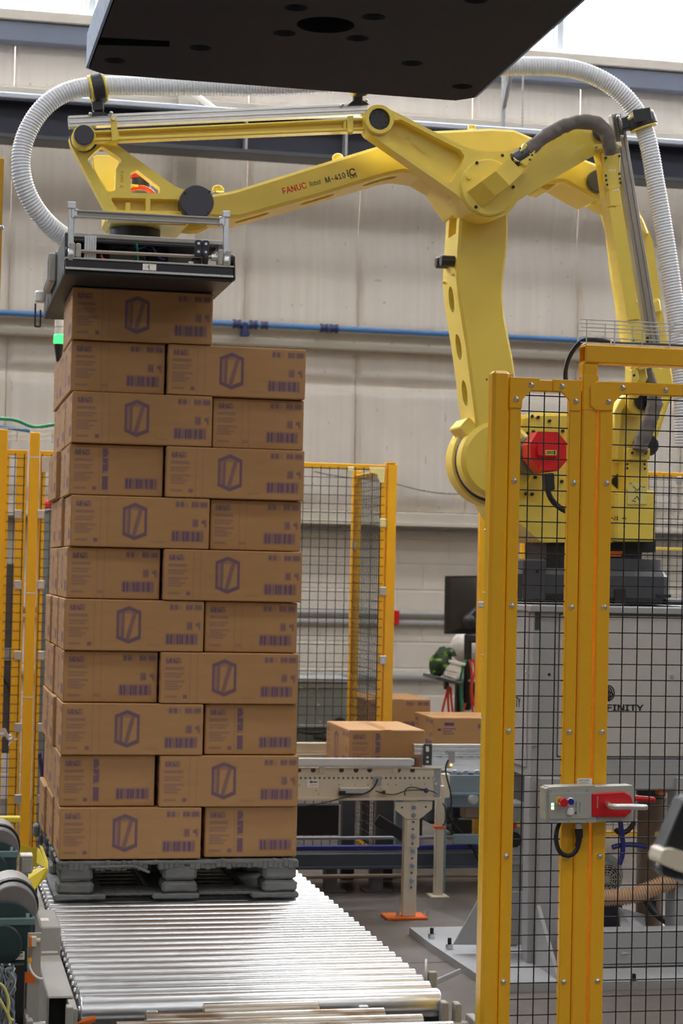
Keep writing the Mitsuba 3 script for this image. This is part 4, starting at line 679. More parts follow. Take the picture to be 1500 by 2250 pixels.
# ================================================================== guard fences
def wires(a, b, z0, z1, Y0_=None, pitch=.0508, r=.0021, phase=(0, 0)):
    """Welded mesh between plan points a and b."""
    a, b = np.array([*a, 0.0]), np.array([*b, 0.0]); n = np.linalg.norm(b - a); d = (b - a) / n; nrm = np.array([-d[1], d[0], 0]); ms = []
    for s in np.arange(phase[0] % pitch, n, pitch): p = a + d * s; ms.append(cyl(p + [0, 0, z0], p + [0, 0, z1], r, 6))
    for z in np.arange(z0 + phase[1] % pitch, z1, pitch): ms.append(cyl(a + nrm * r * 1.6 + [0, 0, z], b + nrm * r * 1.6 + [0, 0, z], r, 6))
    return cat(ms)
def screw(x, y, Y, r=.0085): p = P(x, y, Y=Y); return lathe(p - [0, .0, 0], (0, -1, 0), [(r * 1.15, 0), (r * 1.1, .002), (r * .8, .006), (r * .3, .0085), (0, .0085)], 18)
PY = 6.0
gx_ = lambda x, y=1000, Y=PY: P(x, y, Y=Y)[0]; gz_ = lambda y, x=1200, Y=PY: P(x, y, Y=Y)[2]
zt = gz_(829, 1120); zb = .10
k = thing('fence_post', 'tall yellow fence post left of the narrow foreground mesh panel', 'post')
part(k, 'tube', cbox(gx_(1079), gx_(1117), PY - .005, PY + .055, .012, gz_(814, 1100), .010), M_FEN); part(k, 'foot', cbox(gx_(1079) - .04, gx_(1117) + .04, PY - .04, PY + .09, 0, .012, .002), M_FEN)
part(k, 'side_flange', cbox(gx_(1070, 1000, PY + .06), gx_(1100, 1000, PY + .06), PY + .055, PY + .075, .2, gz_(958, 1075, PY + .06), .003), mat('flange_yellow', srgb(212, 190, 60), .35)); 
for y in (1165, 1303, 1440, 1580): part(k, 'rivet', sphere(P(1063 + (1165 - y) * .02, y, Y=PY + .065) + [.006, 0, 0], .005), M_ZNC)
part(k, 'cap_screw', [cyl(P(1123, 833, Y=PY + .02), P(1123, 822, Y=PY + .02), .008, 10)], M_ZNC)
k = thing('mesh_fence', 'narrow yellow framed black mesh panel between the two foreground posts', 'fence')
xa_, xb_, xi, xj = gx_(1118), gx_(1275), gx_(1143), gx_(1249); zr = gz_(860, 1200)
part(k, 'stile', cbox(xa_, xi, PY, PY + .028, zb, zt - .03, .003), M_FEN); part(k, 'stile', cbox(xj, xb_, PY, PY + .028, zb, zt - .03, .003), M_FEN)
part(k, 'top_rail', cbox(xa_ + .02, xb_ - .02, PY, PY + .028, zr, zt - .003, .003), M_FEN); part(k, 'bottom_rail', cbox(xi, xj, PY, PY + .028, zb, zb + .035, .003), M_FEN)
def gusset(pts, Y=PY): return plate(pts, Y - .006, .01, 0, bevel=.0015)
part(k, 'corner_gusset', gusset([(1121, 828), (1186, 831), (1185, 858), (1166, 858), (1148, 877), (1146, 897), (1119, 896)]), M_FEN); part(k, 'corner_gusset', gusset([(1215, 833), (1278, 836), (1275, 903), (1252, 902), (1251, 880), (1233, 860), (1215, 859)]), M_FEN)
part(k, 'screw', [screw(x, y, PY - .006) for x, y in ((1167, 846), (1134, 877), (1235, 849), (1265, 882))] + [screw(x, y, PY) for x, y in ((1129, 1056), (1124, 1331), (1117, 1606), (1112, 1881), (1105, 2157), (1260, 1061), (1255, 1334), (1250, 1608), (1243, 1884), (1238, 2157))], M_ZNC)
ph = (gx_(1163) - xi, gz_(1008, 1200) - zb)
part(k, 'mesh', wires((xi - .01, PY + .014), (xj + .01, PY + .014), zb + .03, zr + .01, phase=(ph[0] + .01, ph[1] - .03)), M_WIRE, 40, kind='stuff')
k = thing('fence_post', 'yellow gate post rising to the overhead beam, between mesh panel and gate', 'post')
part(k, 'tube', cbox(gx_(1277), gx_(1310), PY - .002, PY + .05, .012, gz_(797, 1300), .005), M_FEN); part(k, 'sleeve', cbox(gx_(1276), gx_(1312), PY - .004, PY + .054, gz_(903, 1300), gz_(823, 1300), .004), M_FEN)
part(k, 'foot', cbox(gx_(1277) - .04, gx_(1310) + .04, PY - .04, PY + .09, 0, .012, .002), M_FEN); part(k, 'side_screw', cyl(P(1280, 830, Y=PY + .02), P(1272, 829, Y=PY + .02), .008, 10), M_ZNC)
k = thing('fence_beam', 'yellow square tube beam across the top of the gate, with open end', 'beam')
bz0_, bz1_ = gz_(797, 1290), gz_(757, 1290); bx0 = gx_(1284, 777)
part(k, 'tube', cut(cbox(bx0, 3.4, PY - .01, PY + .055, bz0_, bz1_, .004), cbox(bx0 - .1, 3.5, PY - .004, PY + .049, bz0_ + .006, bz1_ - .006, .001)), M_FEN)
part(k, 'bracket', cbox(gx_(1279), gx_(1311), PY + .0, PY + .045, bz0_ - .004, bz0_, .001), M_FEN)
# cable basket on the beam with the black cable
k = thing('cable_basket', 'zinc wire cable basket lying on top of the yellow beam', 'cable tray'); wr = []
fz, bzz = PY - .0, PY + .09; xe = 3.4; x0b = gx_(1288, 750)
for zz in (.0, .018, .05, .075):
    for yy in ((fz, bzz) if zz else np.linspace(fz, bzz, 4)): wr.append(cyl((x0b - (.02 if yy == fz else 0), yy, bz1_ + .006 + zz), (xe, yy, bz1_ + .006 + zz), .0019, 6))
for x in np.arange(x0b, xe, .095): wr += [cyl((x, fz, bz1_ + .004), (x, fz, bz1_ + .083), .0019, 6), cyl((x, bzz, bz1_ + .004), (x, bzz, bz1_ + .083), .0019, 6), cyl((x, fz, bz1_ + .004), (x, bzz, bz1_ + .004), .0019, 6)]
part(k, 'wires', cat(wr), M_ZNC, kind='stuff')
cbl = [P(1264, 905, Y=PY + .06), P(1254, 880, Y=PY + .07), P(1245, 850, Y=PY + .09), P(1242, 815, Y=PY + .10), P(1249, 788, Y=PY + .1), P(1262, 765, Y=PY + .08), P(1280, 749, Y=PY + .06), P(1300, 746, Y=PY + .05), P(1325, 749, Y=PY + .045), P(1345, 754, Y=PY + .04), P(1380, 757, Y=PY + .04), P(1440, 759, Y=PY + .04), P(1520, 763, Y=PY + .04), P(1620, 768, Y=PY + .04)]
cd = cat(tube(cbl, .0078, 110, 10), cyl(P(1264, 904, Y=PY + .06), P(1256, 1300, Y=PY + .06), .0078, 10)); bc = single('black_cable', cd, M_RBR, 'thick black cable curving down from the wire basket beside the gate post', 'cable')
part(bc, 'tie', tube([P(1342, 760, Y=PY + .03), P(1344, 748, Y=PY + .032), P(1350, 752, Y=PY + .035)], .003, 10, 5), M_LBL)
# gate
k = thing('mesh_gate', 'yellow framed black mesh gate at the right edge with rounded corner plate', 'gate')
ga, gb = gx_(1315), gx_(1344); gze = 3.25
part(k, 'stile', cbox(ga, gb, PY - .004, PY + .03, zb, gz_(850, 1330), .003), M_FEN); part(k, 'stile', cbox(gze - .03, gze, PY - .004, PY + .03, zb, gz_(850, 1330), .003), M_FEN)
part(k, 'top_rail', cbox(gx_(1330), gze, PY - .004, PY + .03, gz_(866, 1368), gz_(838, 1340), .003), M_FEN); part(k, 'bottom_rail', cbox(gb, gze - .03, PY - .004, PY + .03, zb, zb + .04, .003), M_FEN)
part(k, 'corner_plate', plate([(1310, 838), (1385, 840), (1384, 866), (1366, 867), (1349, 884), (1346, 902), (1310, 902), (1297, 890), (1297, 850)], PY - .012, .012, 5, bevel=.002), M_FEN)
part(k, 'screw', [screw(x, y, PY - .012) for x, y in ((1368, 852), (1337, 883))] + [screw(x, y, PY - .004) for x, y in ((1462, 857), (1332, 1062), (1327, 1334), (1322, 1608), (1317, 1881), (1312, 2155))], M_ZNC)
part(k, 'mesh', wires((gb - .01, PY + .014), (gze - .02, PY + .014), zb + .03, gz_(860, 1400), phase=(gx_(1377) - gb + .01, gz_(1012, 1377) - zb - .03)), M_WIRE, 40, kind='stuff')
# gate switch with its buttons, cable and handle
k = thing('gate_switch', 'grey gate lock box with red, blue and white buttons beside a red handle plate', 'switch')
SY = PY - .075; bp = lambda pts, Y, t, r=3, b=.003, **h: plate(pts, Y, t, r, bevel=b, **h)
part(k, 'body', cat(bp([(1207, 1730), (1306, 1726), (1310, 1732), (1310, 1806), (1304, 1808), (1207, 1808)], SY, .07, 2), bp([(1198, 1733), (1212, 1730), (1212, 1808), (1198, 1803)], SY + .012, .06, 2)), mat('switch_grey', srgb(172, 174, 166), .45), False)
part(k, 'cover', bp([(1208, 1744), (1299, 1742), (1299, 1798), (1208, 1800)], SY - .004, .01, 1, .002), 'm_switch_grey', False)
part(k, 'hinge_strip', bp([(1299, 1748), (1304, 1748), (1304, 1794), (1299, 1794)], SY - .002, .012, 1, .001), M_RBR)
def button(x, y, rp_, m, Y=SY - .004, h=.012, ring=None, name='button', lab=None):
    p = P(x, y, Y=Y); b = part(k, name, lathe(p, (0, -1, 0), [(L(rp_, Y), 0), (L(rp_, Y), h * .8), (L(rp_, Y) * .9, h), (0, h)], 32), m, label=lab)
    if ring: part(b, 'collar', lathe(p, (0, -1, 0), [(L(rp_ + 2, Y), 0), (L(rp_ + 2, Y), .004), (L(rp_, Y), .006)], 32), ring)
button(1253, 1764, 8, M_ZNC, ring=M_ZNC, h=.010); labels.pop('gate_switch__button', None)
button(1252, 1761, 7, mat('button_blue', srgb(38, 36, 150), .3), ring=M_ZNC, h=.014, lab='blue button')
button(1251.5, 1783, 8, M_WHT, ring=M_ZNC, h=.010, lab='white button'); button(1228, 1759, 8, mat('estop_yellow', srgb(226, 180, 30), .4), h=.010, name='stop_base', lab='yellow base of the stop button'); button(1235, 1762.5, 10, M_RED, Y=SY - .02, h=.02, name='stop_button', lab='red stop button')
for y, c in ((1768, (.15, 1.0, .35)), (1776, (1.0, .7, .2))):
    q_ = part(k, 'indicator_lamp', bp([(1211, y - 3.5), (1217, y - 3.5), (1217, y + 3), (1211, y + 3)], SY - .006, .004, 1, .001), M_WHT, label='lit indicator lamp'); scene[q_]['emitter'] = {'type': 'area', 'radiance': {'type': 'rgb', 'value': [c[0] * 3, c[1] * 3, c[2] * 3]}}
part(k, 'screw', [cyl(P(x, y, Y=SY), P(x, y, Y=SY) - [0, .003, 0], .0035, 10) for x, y in ((1210, 1737), (1250, 1736), (1290, 1735.5), (1210, 1805), (1250, 1804), (1290, 1804))], M_ZNC)
part(k, 'lettering', cat(letters('Allen-Bradley', P(1266, 1790, Y=SY - .0042), L(3.4, SY), (0, 0, 1), (-1, 0, 0), .0006, length=L(30, SY)), cbox(P(1272, 1780, Y=SY)[0], P(1272.6, 1780, Y=SY)[0], SY - .0050, SY - .0042, P(1272, 1784, Y=SY)[2], P(1272, 1762, Y=SY)[2], .0001)), M_INK, False, kind='stuff')
part(k, 'logo', disc(1264.5, 1786.5, 2, SY - .005, .002, 0, 16), M_INK)
part(k, 'handle_plate', bp([(1303, 1729), (1390, 1726), (1393, 1730), (1392, 1803), (1308, 1806), (1312, 1798), (1302, 1790), (1302, 1745), (1312, 1738)], SY + .006, .06, 2), 'm_switch_grey', False)
part(k, 'red_plate', cat(bp([(1300, 1744), (1372, 1740), (1386, 1748), (1391, 1766), (1387, 1784), (1374, 1795), (1300, 1795)], SY - .008, .02, 4, .003)), M_RED); part(k, 'silver_slot', bp([(1312, 1750), (1314, 1750), (1313, 1776), (1311, 1776)], SY - .010, .004, 0, .0005), M_ZNC)
part(k, 'handle', cat(tube([P(1331, 1768, Y=SY), P(1337, 1769, Y=SY - .035), P(1345, 1772, Y=SY - .055), P(1362, 1772.5, Y=SY - .062), P(1390, 1773, Y=SY - .065), P(1417, 1774, Y=SY - .062)], .0095, 40, 14), sphere(P(1417, 1774, Y=SY - .062), .0095)), M_ALU, True, label='silver lever handle')
part(k, 'inner_handle', cat(tube([P(1393, 1754, Y=PY + .06), P(1415, 1755, Y=PY + .06), P(1434, 1757, Y=PY + .06)], .009, 16, 12), sphere(P(1434, 1757, Y=PY + .06), .009)), M_RED)
part(k, 'plug', cat(cyl(P(1270, 1808, Y=PY - .03), P(1271, 1822, Y=PY - .03), .011, 20, c=.002)), M_ZNC); part(k, 'boot', cat(cyl(P(1271, 1822, Y=PY - .03), P(1272, 1842, Y=PY - .03), .013, 20, r2=.012, c=.002), cyl(P(1272, 1842, Y=PY - .03), P(1268, 1860, Y=PY - .03), .010, 16, r2=.009)), M_RBR)
part(k, 'cable', tube([P(1270, 1855, Y=PY - .03), P(1263, 1872, Y=PY - .03), P(1250, 1880, Y=PY - .03), P(1234, 1876, Y=PY - .03), P(1224, 1860, Y=PY - .03), P(1221, 1840, Y=PY - .03), P(1224, 1820, Y=PY - .02), P(1229, 1806, Y=PY - .01)], .0075, 60, 10), M_RBR)
k = single('label_plate', cbox(gx_(1267, 1718), gx_(1300, 1718), PY - .0035, PY - .002, gz_(1727, 1283), gz_(1710, 1283), .0004), M_LBL, 'small white printed label on the gate post above the lock box', 'label')
part(k, 'lettering', cat(letters('GUARD DOOR 1', P(1270, 1717, Y=PY - .0036), L(4, PY), depth=.0006, length=L(26, PY)), letters('GS112206', P(1271, 1724, Y=PY - .0036), L(5, PY), depth=.0006, length=L(23, PY))), M_INK, False, kind='stuff')
# fences further back: one run behind the stack and the low conveyor, a return into the depth, and the run behind the robot
FYB = 11.05
def run(lab, x0, x1, Y, top, catg='fence', left_stile=True, right_stile=True, gus=(), rs=.03):
    k = thing('mesh_fence', lab, catg); z1 = top
    if left_stile: part(k, 'stile', cbox(x0, x0 + .03, Y, Y + .03, .12, z1, .003), M_FEN)
    if right_stile: part(k, 'stile', cbox(x1 - rs, x1, Y, Y + .03, .12, z1, .003), M_FEN)
    part(k, 'top_rail', cbox(x0, x1, Y, Y + .03, z1, z1 + .03, .003), M_FEN); part(k, 'bottom_rail', cbox(x0, x1, Y, Y + .03, .10, .13, .003), M_FEN)
    part(k, 'mesh', wires((x0 + .01, Y - .004), (x1 - .01, Y - .004), .12, z1 + .01, r=.0022), M_WIRE, 40, kind='stuff')
    for x, z in gus: part(k, 'clip', cbox(x - .02, x + .02, Y - .016, Y - .006, z - .025, z + .025, .003), M_ZNC)
    return k
def post(lab, xc, Y, top, w=.055):
    k = thing('fence_post', lab, 'post'); part(k, 'tube', cbox(xc - w / 2, xc + w / 2, Y - .01, Y + .045, .012, top, .004), M_FEN); part(k, 'foot', cbox(xc - .07, xc + .07, Y - .05, Y + .09, 0, .012, .002), M_FEN); return k
xx = lambda x, y, Y: P(x, y, Y=Y)[0]; zz_ = lambda x, y, Y: P(x, y, Y=Y)[2]
pb = post('yellow fence post standing right of the carton stack beyond the white conveyor', xx(858, 1200, FYB), FYB, zz_(858, 1019, FYB))
part(pb, 'cap', cbox(xx(848, 1019, FYB), xx(868, 1019, FYB), FYB - .012, FYB + .047, zz_(858, 1019, FYB), zz_(858, 1019, FYB) + .008, .002), M_FEN)
zf = zz_(760, 1030, FYB); fx0, fx1 = xx(430, 1100, FYB), xx(848, 1100, FYB)
k = run('yellow framed mesh fence panel seen right of the carton stack', fx0, fx1, FYB, zf, gus=[(xx(840, y, FYB) - .0, zz_(840, y, FYB)) for y in (1149, 1299, 1450)])
part(k, 'corner_plate', plate([(812, 1027), (846, 1028), (844, 1062), (834, 1060), (828, 1042), (812, 1038)], FYB - .014, .008, 1, bevel=.001), M_ZNC); part(k, 'clip', cbox(xx(762, 1031, FYB), xx(776, 1031, FYB), FYB - .016, FYB - .006, zz_(769, 1037, FYB), zz_(769, 1026, FYB), .002), M_ZNC)
# return panel
RX, RY0, RY1 = fx1 + .02, FYB + .06, FYB + .86
k = thing('mesh_fence', 'yellow mesh fence return running back into the depth behind the fence post', 'fence')
for y in (RY0, RY1 - .035): part(k, 'stile', cbox(RX - .015, RX + .015, y, y + .035, .12, zf - .02, .003), M_FEN)
part(k, 'top_rail', cbox(RX - .015, RX + .015, RY0, RY1, zf - .02, zf + .01, .003), M_FEN); part(k, 'bottom_rail', cbox(RX - .015, RX + .015, RY0, RY1, .10, .13, .003), M_FEN)
part(k, 'mesh', wires((RX - .02, RY0), (RX - .02, RY1), .12, zf, r=.0022), M_WIRE, 40, kind='stuff'); part(k, 'clip', cat(cbox(RX - .03, RX - .02, RY1 - .05, RY1, 1.9, 1.95, .002)), M_ZNC)
post('yellow fence post at the far end of the fence return', RX, RY1 + .03, zf + .04)
# behind the robot
FR = 12.0; zr_ = zz_(1420, 1046, FR)
post('yellow fence post half hidden by the tall foreground post, right of the black monitor', xx(1061, 1300, FR), FR, zr_ + .05, .06); post('short seen yellow fence post behind the mesh below the robot shoulder', xx(1160, 1210, FR), FR, zr_ + .05, .09)
run('yellow framed mesh fence panel behind the robot base at far right', xx(1190, 1100, FR), xx(1600, 1100, FR), FR, zr_, gus=[(xx(1490, 1056, FR), zz_(1490, 1056, FR)), (xx(1352, 1210, FR), zz_(1352, 1210, FR))])
single('yellow_crossbar', cbox(xx(1436, 1206, FR - .05), xx(1560, 1206, FR - .05), FR - .045, FR - .006, zz_(1470, 1210, FR - .05), zz_(1470, 1203, FR - .05), .003), M_YEL, 'thin pale yellow crossbar right of the black robot base ring', 'bar')
# left side
pl1 = post('yellow fence post cut by the left picture edge, left of the mesh strip', xx(-3, 1300, FYB), FYB, zz_(4, 943, FYB)); pl2 = post('yellow fence post close to the left side of the carton stack', xx(68, 1300, FYB), FYB, zz_(74, 950, FYB))
for y in (1005, 1304, 1533): part(pl2, 'strap', cbox(xx(68, 1300, FYB) - .029, xx(68, 1300, FYB) + .029, FYB - .012, FYB - .009, zz_(72, y, FYB) - .004, zz_(72, y, FYB) + .004, .001), M_ZNC)
zl = zz_(40, 1000, FYB); fg = lambda x: [(xx(x, y, FYB), zz_(x, y, FYB)) for y in (1130, 1285, 1440, 1598, 1755)]
run('narrow yellow mesh fence panel at the left edge between two posts', xx(4, 1200, FYB), xx(55, 1200, FYB), FYB, zl, gus=fg(39), rs=.058); run('yellow framed mesh fence panel just left of the stack, running behind it', xx(84, 1200, FYB), xx(380, 1200, FYB), FYB, zl, gus=fg(90))
part(k, 'corner_plate', plate([(92, 1003), (122, 1004), (112, 1018), (104, 1038), (92, 1038)], FYB - .014, .008, 1, bevel=.001), M_ZNC)
k = thing('cable_basket', 'wire cable basket with green and blue cables along the left fence top', 'cable tray'); by = FYB + .1; wr = []
for z in (.0, .03, .06):
    for y in (by, by + .1): wr.append(cyl((-.2, y, 2.46 + z), (1.2, y, 2.50 + z - .02), .0022, 6))
for x in np.arange(-.15, 1.2, .1): wr += [cyl((x, by, 2.46), (x, by, 2.52), .0022, 6), cyl((x, by, 2.46), (x, by + .1, 2.46), .0022, 6), cyl((x, by + .1, 2.46), (x, by + .1, 2.52), .0022, 6)]
part(k, 'wires', cat(wr), M_ZNC, kind='stuff')
single('green_cable', tube([P(-30, 916, Y=by + .04), P(0, 920, Y=by + .04), P(40, 925, Y=by + .04), P(75, 938, Y=by + .04), P(100, 936, Y=by + .04), P(125, 932, Y=by + .04), P(170, 931, Y=by + .04)], .010, 50, 8), M_GRN, 'green cable lying in the basket above the left fence', 'cable')
single('blue_cable', tube([P(-30, 936, Y=by + .02), P(0, 938, Y=by + .02), P(40, 943, Y=by + .02), P(66, 947, Y=by + .02)], .010, 30, 8), M_BLUE, 'pale blue cable lying in the basket above the left fence', 'cable')
k = thing('fence_post', 'yellow post sliver at the upper left picture edge above the cables', 'post'); part(k, 'tube', cbox(xx(-34, 400, 6.2), xx(7.5, 400, 6.2), 6.2, 6.25, .01, zz_(3, 346, 6.2), .004), M_FEN); part(k, 'foot', cbox(xx(-34, 400, 6.2) - .03, xx(7.5, 400, 6.2) + .03, 6.16, 6.29, 0, .01, .002), M_FEN)
part(k, 'screw', screw(2, 500, 6.2, .008), M_ZNC)
# signal tower
k = thing('signal_tower', 'signal tower with glowing green segment left of the topmost carton', 'light'); c = P(130, 745, Y=10.2); rT = L(12, 10.2)
part(k, 'pole', cyl((c[0], c[1], .01), (c[0], c[1], c[2] - .09), .012, 12), M_ZNC); part(k, 'base', cyl((c[0], c[1], 0), (c[0], c[1], .012), .06, 20), M_DRK); part(k, 'socket', cyl((c[0], c[1], c[2] - .12), (c[0], c[1], c[2] - .027), rT * .4, 20, r2=rT * .9), M_RBR)
q_ = part(k, 'green_segment', cyl(c - [0, 0, .026], c + [0, 0, .022], rT, 24, c=.004), M_GRN, label='lit green segment'); scene[q_]['emitter'] = {'type': 'area', 'radiance': {'type': 'rgb', 'value': [.10, 1.7, .30]}}
part(k, 'white_segment', [cyl(c + [0, 0, .024 + .04 * i], c + [0, 0, .060 + .04 * i], rT * .86, 24) for i in (0, 1)], M_WHT)
# ================================================================== white conveyor behind the stack
k = thing('white_conveyor', 'cream painted belt conveyor on legs coming out from behind the carton stack', 'conveyor')
CYF, CYB = 9.70, 10.40; cz = lambda y, x=800, Y=CYF: P(x, y, Y=Y)[2]; cx = lambda x, y=1720, Y=CYF: P(x, y, Y=Y)[0]
z1, z0 = cz(1686), cz(1758); xl, xr = 1.55, cx(968)
for yy, s in ((CYF, 1), (CYB - .008, -1)):
    part(k, 'side_frame', cat(cbox(xl, xr, yy, yy + .008, z0, z1, .001), cbox(xl, xr, yy - .012 if s > 0 else yy, yy + .008 if s > 0 else yy + .02, z1 - .006, z1, .001), cbox(xl, xr, yy - .016 if s > 0 else yy, yy + .008 if s > 0 else yy + .02, z0, z0 + .014, .001)), M_CRM, False)
for x in (656, 688, 750, 782, 812, 875, 906): part(k, 'frame_hole', disc(x, 1692, 5.6, CYF - .0015, .002, 0, 20), mat('hole_brown', srgb(70, 54, 42), .6) if x == 656 else 'm_hole_brown')
part(k, 'hole_row', cat([cyl(P(x, 1709.5, Y=CYF), P(x, 1709.5, Y=CYF) - [0, .002, 0], .0055, 8) for x in np.arange(650, 962, 10.4)] + [cyl(P(x, y, Y=CYF), P(x, y, Y=CYF) - [0, .0015, 0], .003, 6) for x, y in ((658, 1725), (745, 1724), (780, 1724), (808, 1724), (852, 1723), (870, 1724), (902, 1724), (933, 1723), (700, 1745), (694, 1737))]), M_DRK, kind='stuff')  # dark discs drawn in place of the small holes in the frame
part(k, 'belt', cbox(xl, xr - .06, CYF + .03, CYB - .03, cz(1697) - .03, .735, .006), M_RBR); part(k, 'end_roller', cyl((xr - .055, CYF + .02, .70), (xr - .055, CYB - .02, .70), .035, 24, c=.002), M_ROL)
part(k, 'near_guide_rail', cat(cbox(cx(640), cx(901), CYF - .035, CYF + .0, cz(1682), cz(1665), .003), cbox(cx(640), cx(901), CYF - .03, CYF + .0, cz(1684), cz(1682), .001), cbox(cx(901), cx(906), CYF - .03, CYF - .002, cz(1680), cz(1667), .002)), mat('rail_white', srgb(214, 216, 218), .3), label='white guide rail')
part(k, 'guide_bracket', [cbox(cx(x), cx(x) + .03, CYF - .01, CYF + .0, z1 - .03, cz(1675), .002) for x in (700, 860)], M_CRM)
part(k, 'far_guide_rail', cbox(xl, cx(725, 1640, CYB + .05), CYB + .02, CYB + .06, P(700, 1657, Y=CYB)[2], P(700, 1633, Y=CYB)[2], .004), M_CRM); part(k, 'far_dark_strip', cbox(xl, cx(730, 1640, CYB + .05), CYB + .06, CYB + .07, P(700, 1632, Y=CYB)[2], P(700, 1640, Y=CYB)[2], .002), M_RBR)
part(k, 'end_plate', cbox(cx(953), cx(967), CYF - .004, CYF, cz(1752), cz(1690), .001), M_STL); part(k, 'end_bolt', [cyl(P(x, y, Y=CYF - .004), P(x, y, Y=CYF - .004) - [0, .006, 0], .007, 8) for x, y in ((952, 1711), (957, 1722), (956, 1741))], M_ZNC)
part(k, 'arrow_label', cbox(cx(675), cx(700), CYF - .001, CYF, cz(1730), cz(1713), .0003), M_LBL); part(k, 'arrow', plate([(679, 1718), (684, 1714.5), (684, 1717), (697, 1717), (697, 1719.5), (684, 1719.5), (684, 1722)], CYF - .0022, .0012, 0, bevel=0), M_INK, False)
part(k, 'label_print', cat([bar(P(680, y, Y=CYF - .0013), P(695, y, Y=CYF - .0013), .001, .001, .0001) for y in (1724, 1726.5)]), M_INKR, kind='stuff')
part(k, 'control_card', cbox(cx(744), cx(812), CYF - .03, CYF, cz(1743), cz(1729), .004), M_ZNC); part(k, 'card_connector', cat(cbox(cx(742), cx(757), CYF - .035, CYF - .02, cz(1746), cz(1736), .003), cbox(cx(755), cx(788), CYF - .03, CYF - .016, cz(1746), cz(1742), .002)), M_RBR)
part(k, 'sensor', cat(cbox(cx(836), cx(852), CYF - .02, CYF, cz(1746), cz(1731), .004)), M_CRM); part(k, 'sensor_lens', disc(843, 1741, 4, CYF - .024, .006, .001, 20), M_RBR)
part(k, 'eye_plate', cbox(cx(820), cx(837), CYF - .006, CYF, cz(1726), cz(1707), .001), M_STL)
part(k, 'wire', [tube([P(x, y, Y=CYF - .03) for x, y in pts], r_, 36, 6) for pts, r_ in (([(829, 1711), (824, 1725), (812, 1738), (795, 1745), (765, 1745)], .004), ([(790, 1745), (760, 1751), (720, 1762), (690, 1768), (655, 1772)], .003), ([(825, 1738), (845, 1744), (870, 1745), (890, 1738), (915, 1736), (930, 1737)], .003), ([(890, 1748), (893, 1733), (905, 1730), (925, 1734), (950, 1739), (960, 1744)], .003))], M_RBR)
part(k, 'wire_ball', sphere(P(936, 1737, Y=CYF - .03), .013), M_NAVY)
# near leg with gusset, bolts and foot; thin far leg
LY = CYF + .01
part(k, 'leg', cbox(cx(889, 1850), cx(918, 1850), LY, LY + .05, .014, z0, .003), M_CRM); part(k, 'leg_gusset', plate([(868, 1762), (950, 1760), (949, 1778), (922, 1800), (893, 1800), (868, 1780)], LY - .01, .008, 1, bevel=.001), M_CRM, False)
part(k, 'leg_sleeve', cbox(cx(893, 1850), cx(921, 1850), LY - .006, LY + .02, P(905, 1862, Y=LY)[2], P(905, 1800, Y=LY)[2], .002), M_CRM)
part(k, 'leg_bolt', [cyl(P(x, y, Y=LY - .01), P(x, y, Y=LY - .01) - [0, .014, 0], .011, 8, c=.002) for x, y in ((908, 1774), (908, 1791), (907, 1838), (906.5, 1870), (905, 1902), (904, 1935))], mat('bolt_blue_zinc', srgb(140, 160, 178), .3, .8)); part(k, 'leg_hole', cat([cyl(P(x, y, Y=LY - .01), P(x, y, Y=LY - .01) - [0, .003, 0], .005, 8) for x, y in ((883, 1774), (935, 1773), (908, 1806), (907, 1822), (906, 1854), (905, 1886), (904, 1918), (903, 1950))]), M_INK, kind='stuff')
part(k, 'foot_plate', cbox(P(848, 2017, Z=.01)[0], P(940, 2017, Z=.01)[0], LY - .03, LY + .12, 0, .014, .003), M_ORG, label='orange foot plate'); part(k, 'foot_bolt', [cyl((P(x, 2012, Z=.014)[0], LY + .01, .014), (P(x, 2012, Z=.014)[0], LY + .01, .04), .01, 8) for x in (872, 936)], M_ZNC)
fx = P(965, 1900, Y=CYB - .06)[0]; part(k, 'far_leg', cbox(fx - .022, fx + .022, CYB - .06, CYB - .015, .01, z0, .003), M_CRM); part(k, 'far_foot', cbox(fx - .05, fx + .05, CYB - .1, CYB + .02, 0, .012, .002), M_CRM); part(k, 'cable_strap', cbox(fx - .03, fx + .028, CYB - .066, CYB - .01, P(966, 1818, Y=CYB)[2], P(966, 1811, Y=CYB)[2], .003), M_ORG)
for x in (1.62,): part(k, 'leg', cbox(x, x + .07, LY, LY + .05, .0, z0, .003), M_CRM); part(k, 'leg', cbox(x, x + .05, CYB - .06, CYB - .01, .0, z0, .003), M_CRM)
part(k, 'hanging_wire', tube([P(972, 1765, Y=CYB - .1), P(980, 1785, Y=CYB - .1), P(978, 1805, Y=CYB - .1), P(972, 1815, Y=CYB - .1)], .004, 24, 6), M_RBR)
# guide rail and corner bracket at the transfer
k = thing('guide_rail', 'aluminium guide rail on a dark slotted bracket at the conveyor transfer', 'rail'); gy = 9.72
part(k, 'profile', profile_rail(P(908, 1646, Y=gy), P(1110, 1646.5, Y=gy), .052, .05), M_ALU, False); part(k, 'bracket', cbox(xx(930, 1650, gy - .03), xx(948, 1650, gy - .03), gy - .04, gy - .028, zz_(940, 1680, gy), zz_(940, 1633, gy), .002), M_DRK)
part(k, 'keyhole', cat(plate([(936, 1640), (941, 1640), (943, 1648), (941, 1652), (937, 1652), (935, 1648)], gy - .0425, .003, 0, bevel=0), disc(939, 1664, 2.5, gy - .0425, .003, 0, 10), disc(939, 1674, 3, gy - .0425, .003, 0, 10)), M_LBL, kind='stuff')
part(k, 'stand', cbox(xx(925, 1660, gy), xx(932, 1660, gy), gy - .02, gy + .0, cz(1688), zz_(940, 1652, gy), .002), M_ZNC)
